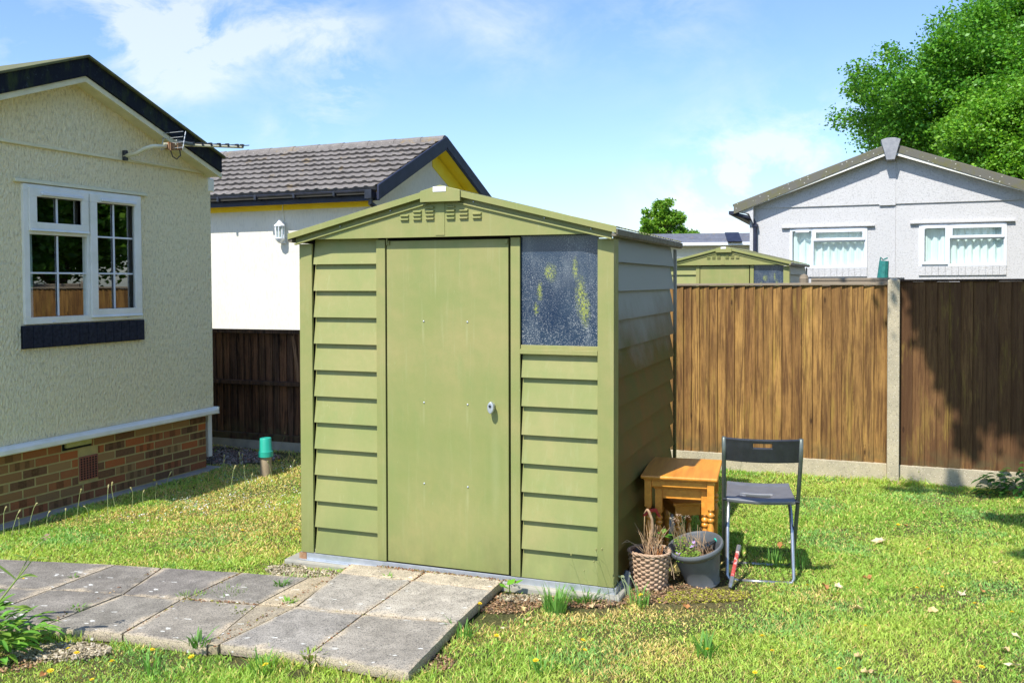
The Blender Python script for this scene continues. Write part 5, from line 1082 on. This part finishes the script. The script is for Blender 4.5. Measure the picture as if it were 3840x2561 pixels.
# taller stalks along the cream home and elsewhere
SG = 'tall thin flower stalks beside the cream house'
ps = thing('flower_stalk', 'tall pale flower stalk standing in the shaded strip beside the cream house', 'wildflower', (0, 0, GZ), 0, SG)
MB().tube([(0, 0, 0), (.004, 0, .06), (.0, .002, .125), (-.006, .002, .145)], [.0024, .0022, .002, .0018], 5, True, (.42, .48, .22)).build('stem', M['leaf'], ps); MB().tube([(-.006, .002, .142), (-.014, .002, .158), (-.020, .002, .160)], [.0035, .0055, .0035], 6, True, (.55, .50, .25)).build('seed_head', M['leaf'], ps)
sp2 = [(10, 1230), (26, 1232), (42, 1228), (66, 1215), (108, 1208), (150, 1200), (176, 1195), (205, 1190), (248, 1180), (268, 1172), (302, 1172), (330, 1162), (358, 1150), (380, 1150), (408, 1140), (530, 1138), (565, 1120), (575, 1122), (625, 1108), (672, 1092), (700, 1085), (540, 1106), (512, 1108), (522, 1100), (552, 1098), (562, 1095), (598, 1090), (605, 1090)]
for i, (u, v) in enumerate(sp2):
    o = ps if i == 0 else copy_tree(ps); p_ = at(u, v, -.07); o.location = (p_.x, p_.y, GZ); o.rotation_euler = (rr.uniform(-.15, .15), rr.uniform(-.2, .2), rr.uniform(0, 6)); o.scale = (1, 1, rr.uniform(.6, 1.5))
WG = 'wiry wild flower stems'
pw = thing('wiry_stem', 'thin wiry stem with a small bud in front of the right side of the shed', 'wildflower', (0, 0, GZ), 0, WG)
m = MB(); m.tube([(0, 0, 0), (.02, 0, .10), (.055, .0, .20), (.075, 0, .27)], [.0014, .0012, .001, .0008], 4, True, (.25, .30, .12)); m.tube([(.055, .0, .20), (.085, 0, .23)], .0007, 4, True, (.25, .3, .12)); m.build('stem', M['leaf'], pw)
MB().lathe([(0, .268), (.004, .270), (.005, .278), (0, .284)], (.075, 0), 6, (.35, .35, .14)).build('bud', M['leaf'], pw)
for i, (u, v, rz_, s_, lab) in enumerate(((1345, 1392, 3.3, 1., 0), (1395, 1400, 3.0, .9, 0), (1420, 1395, 3.1, 1.1, 0), (1405, 1398, 3.5, 1.15, 0), (1365, 1396, 2.9, .7, 0), (1430, 1398, 3.2, .6, 0), (2000, 1290, 3, .8, 1), (2180, 1250, 2.8, 1.1, 1), (2060, 1180, 3.2, .8, 1), (2135, 1170, 2.9, 1, 1), (2230, 1330, 3.3, .9, 1), (2180, 1350, 3, .8, 1), (2300, 1365, 2.8, .8, 1), (1960, 1115, 3.1, .7, 1), (1690, 1115, .4, .8, 2), (1760, 1112, 2.8, .7, 2), (1580, 1050, 2.6, .6, 2), (745, 1040, 2.8, .9, 3), (640, 1045, .3, .8, 3))):
    o = pw if i == 0 else copy_tree(pw); p_ = at(u, v, -.07); o.location = (p_.x, p_.y, GZ); o.rotation_euler = (0, 0, rz_); o.scale = (s_,) * 3
    o['label'] = ('thin wiry stem with a small bud in front of the right side of the shed', 'thin wiry stem with a bud standing in the lawn on the right', 'thin wiry stem against the pale gravel board behind the chair', 'thin wiry stem against the grey gravel board left of the shed')[lab]; o['group'] = WG + (' by the shed front', ' in the right lawn', ' behind the chair', ' left of the shed')[lab]
m = MB(); rr = random.Random(5)
for k in range(7):
    x = rr.uniform(-.06, .06); m.tube([(x, 0, 0), (x - .005, 0, .05), (x - .02 - rr.random() * .02, 0, .085 + rr.random() * .03)], .0022, 5, True, (.42, .5, .3)); m.tube([(x - .03, 0, .10), (x - .036, 0, .108)], .005, 6, True, (.5, .55, .35))
o = m.build('nodding_weed', M['leaf']); o.location = at(1438, 1368, -.07); tag(o, 'pale nodding stalks at the foot of the right shed corner', 'weed')

# fallen leaves
LG = 'dry fallen leaves on the lawn'
def dleaf(seed, col):
    r = random.Random(seed); m = MB(); pts = []
    n = 12
    for k in range(n):
        a = 6.283 * k / n; q = (.019 if k % 2 else .029) * r.uniform(.75, 1.2) * (1 + .5 * abs(math.cos(a))); pts.append((q * math.cos(a), q * math.sin(a) * .75, .010 * math.cos(a * 2 + seed) + r.uniform(0, .006)))
    m.add([(0, 0, .0)] + pts, [(0, 1 + k, 1 + (k + 1) % n) for k in range(n)], col); m.tube([(.0, 0, .002), (-.045, 0, .008)], .0012, 4, False, col); return m.build('dry_leaf', M['petal'])
protos = [dleaf(s_, c_) for s_, c_ in ((1, (.62, .46, .25)), (2, (.75, .62, .42)), (3, (.48, .22, .08)), (4, (.68, .50, .24)))]
lv = [(1917, 1162), (2018, 1240), (1990, 1325), (1968, 1395), (2022, 1245), (1925, 1345), (1895, 1345), (1970, 1505), (2310, 1490), (2335, 1460), (2200, 1570), (1985, 1540), (2005, 1540), (1815, 1245), (1790, 1248), (1620, 1385), (1360, 1388), (2210, 1360), (2255, 1355), (2140, 1400), (2290, 1290), (2325, 1525), (2080, 1205), (340, 1195), (360, 1190), (550, 1215), (470, 1150), (390, 1130), (100, 1545), (1200, 1395), (1210, 1420), (1160, 1440), (1660, 1290), (1575, 1390), (1700, 1240), (2040, 1175), (1470, 1290), (300, 1310), (1850, 1240), (1110, 1350)]
rr = random.Random(6)
lv = lv[:26] + [q for q in lv[26:] if q[1] > 1380]
for i, (u, v) in enumerate(lv):
    o = protos[i] if i < 4 else protos[i % 4].copy()
    if i >= 4: C.objects.link(o)
    p_ = at(u, v, -.055); o.location = (p_.x, p_.y, -.055); o.rotation_euler = (rr.uniform(-.5, .5), rr.uniform(-.5, .5), rr.uniform(0, 6)); s_ = rr.uniform(.5, 1.0) * (1.1 if i < 8 else .85); o.scale = (s_, s_, s_)
    tag(o, ('curled tan dry leaf lying on the grass', 'pale bleached dry leaf lying on the grass', 'reddish brown dry leaf lying on the grass', 'ochre dry leaf lying on the grass')[i % 4], 'leaf', ('tan', 'bleached', 'reddish', 'ochre')[i % 4] + ' ' + LG)
# daisies, gravel, debris, moss as masses
def quads(name, label, pts, size, cols, mat, seed, flat=.3, h=.0, cat='litter'):
    r = np.random.default_rng(seed); n = len(pts); d = r.normal(size=(n, 3)); d[:, 2] *= flat; d /= np.linalg.norm(d, axis=1)[:, None]; e = np.cross(d, r.normal(size=(n, 3)) * flat + np.array([0, 0, 1])); e /= np.linalg.norm(e, axis=1)[:, None]
    s_ = (size * r.uniform(.5, 1.4, n))[:, None]; nn = np.cross(d, e); c = pts
    V = np.stack([c - d * s_, c - e * s_ * .6, c + d * s_, c + e * s_ * .6, c + nn * s_ * .5 * np.sign(nn[:, 2:3])], 1).reshape(-1, 3); i0 = np.arange(n)[:, None] * 5
    F = np.concatenate([i0 + np.array([[0, 1, 4]]), i0 + np.array([[1, 2, 4]]), i0 + np.array([[2, 3, 4]]), i0 + np.array([[3, 0, 4]])], 0); o = nmesh(name, V, F, M[mat], np.repeat(cols[r.integers(0, len(cols), n)] * r.uniform(.6, 1.3, (n, 1)), 5, 0)); return tag(o, label, cat, None, 'stuff')
r = np.random.default_rng(5)
def blob(cx, cy, rx, ry, n, z0, z1): a = r.uniform(0, 6.28, n); q = np.sqrt(r.random(n)); return np.stack([cx + rx * q * np.cos(a), cy + ry * q * np.sin(a), r.uniform(z0, z1, n)], 1)
dz = []
for (u, v, ru, rv, n_) in ((470, 1165, 60, 14, 60), (540, 1140, 50, 12, 50), (620, 1160, 50, 14, 40), (560, 1100, 60, 10, 50), (640, 1070, 50, 10, 40), (420, 1145, 40, 8, 30), (680, 1130, 30, 30, 20), (330, 1180, 70, 10, 30), (80, 1310, 40, 10, 12)):
    for _ in range(n_): dz.append(at(u + r.normal() * ru * .6, v + r.normal() * rv * .6, -.045))
quads('daisies', 'tiny white daisies scattered in the grass near the cream house', np.array([tuple(q) for q in dz]), .0065, np.array([[.8, .8, .78]]), 'petal', 6, .2, cat='flowers')
gc = np.array([[.34, .20, .16], [.20, .15, .10], [.42, .36, .30], [.28, .24, .20], [.14, .10, .08]])
quads('gravel', 'mixed gravel and litter in the corner by the brick plinth and dark fence', np.concatenate([blob(-2.62, 8.62, .42, .28, 2600, GZ, -.05), blob(-3.0, 8.9, .5, .3, 1600, GZ, -.05)]), .016, gc, 'petal', 7, .6)
quads('rubble', 'sandy rubble under the front edge of the path', np.concatenate([blob(-2.02, 4.06, .22, .09, 2200, GZ, -.052), blob(-1.15, 5.08, .20, .09, 1500, GZ, -.04), blob(-1.3, 5.22, .12, .09, 500, GZ, -.05), blob(.05, 4.72, .14, .05, 500, GZ, -.055)]), .009, np.array([[.50, .42, .28], [.40, .33, .22], [.30, .26, .18], [.58, .50, .38]]), 'petal', 8, .6)
quads('moss', 'yellow green moss and debris around the pots', np.concatenate([blob(1.02, 4.76, .22, .09, 3200, GZ, -.06), blob(.86, 4.70, .12, .05, 900, GZ, -.062)]), .007, np.array([[.34, .34, .04], [.25, .22, .06], [.22, .15, .08], [.42, .40, .05]]), 'petal', 9, .6, cat='moss')
quads('soil_litter', 'dry brown litter along the platform edge and under the bushes', np.concatenate([blob(-.05, 4.66, .20, .14, 1500, GZ, -.06), blob(-.36, 3.92, .10, .10, 500, GZ, -.06), blob(-2.35, 3.95, .30, .12, 1600, GZ, -.06), blob(.42, 4.64, .16, .05, 500, GZ, -.055), blob(.8, 4.8, .3, .15, 1500, GZ, -.062)]), .008, np.array([[.36, .20, .10], [.24, .14, .08], [.45, .32, .18], [.16, .10, .06]]), 'petal', 10, .5)
jp = []
def joint(a, b, n_, w_=.008, z=-.030):
    for _ in range(n_): t_ = r.random(); p = lerp(a, b, t_); jp.append((p[0] + r.normal() * w_, p[1] + r.normal() * w_, z + r.random() * .012))
for a, b, n_ in (('rcf', 'rcb', 420), ('f4', 'sb', 120), ('sf', 'rlb', 120), ('f1', 'b1', 160), ('m1', 'm4', 160), ('f2', 'b2', 90), ('rlm', 'rcm', 40), ('rcm', 'rrm', 50)): joint(P2[a], P2[b], n_)
for _ in range(420): t_ = r.random(); a = shp(.52 + .85 * t_, -.03 - abs(r.normal()) * .012); jp.append((a[0], a[1], -.020 + r.random() * .008))
quads('joint_litter', 'brown leaf litter and moss in the paving joints and below the door', np.array(jp), .0065, np.array([[.30, .13, .06], [.20, .11, .06], [.26, .24, .06], [.38, .26, .14]]), 'petal', 12, .5)
print('blades', n)

# ------------------------------------------------------------------ separate fixings become separate parts
def islands(me):
    p = list(range(len(me.vertices)))
    def f_(i):
        while p[i] != i: p[i] = p[p[i]]; i = p[i]
        return i
    for e in me.edges:
        a, b = f_(e.vertices[0]), f_(e.vertices[1])
        if a != b: p[a] = b
    d = {}
    for i in range(len(p)): d.setdefault(f_(i), []).append(i)
    return list(d.values())
def split_object(o, tol=.002):
    me = o.data; isl = islands(me); bb = []
    for ids in isl:
        q = np.array([me.vertices[i].co[:] for i in ids]); bb.append([q.min(0) - tol, q.max(0) + tol, list(ids)])
    ch_ = True
    while ch_:
        ch_ = False
        for i in range(len(bb)):
            for j in range(i + 1, len(bb)):
                if np.all(bb[i][0] <= bb[j][1]) and np.all(bb[j][0] <= bb[i][1]):
                    bb[i] = [np.minimum(bb[i][0], bb[j][0]), np.maximum(bb[i][1], bb[j][1]), bb[i][2] + bb[j][2]]; bb.pop(j); ch_ = True; break
            if ch_: break
    if len(bb) < 2: return
    out = []
    for _, _, ids in bb:
        keep = set(ids); n_ = me.copy(); bm = bmesh.new(); bm.from_mesh(n_); bm.verts.ensure_lookup_table()
        bmesh.ops.delete(bm, geom=[v for v in bm.verts if v.index not in keep], context='VERTS'); bm.to_mesh(n_); bm.free(); out.append(n_)
    kids = list(o.children); o.data = out[0]
    for n_ in out[1:]:
        c = o.copy(); c.data = n_; C.objects.link(c); c.parent = o.parent
for o in list(bpy.data.objects):
    if o.type == 'MESH' and o.parent and o.name.split('.')[0] in ('rivet', 'bolt', 'vent', 'corner_post', 'hinge_pin', 'floor_bar', 'purple_flower', 'gutter_bracket', 'drain_cap', 'element', 'clamp', 'seed_head', 'pivot', 'skirting_trim', 'arris_rail', 'capping_rail', 'rail', 'window_sill', 'trickle_vent', 'loose_board', 'pane', 'door_gap', 'woody_stem', 'long_leaf', 'downpipe', 'reflector'):
        split_object(o)
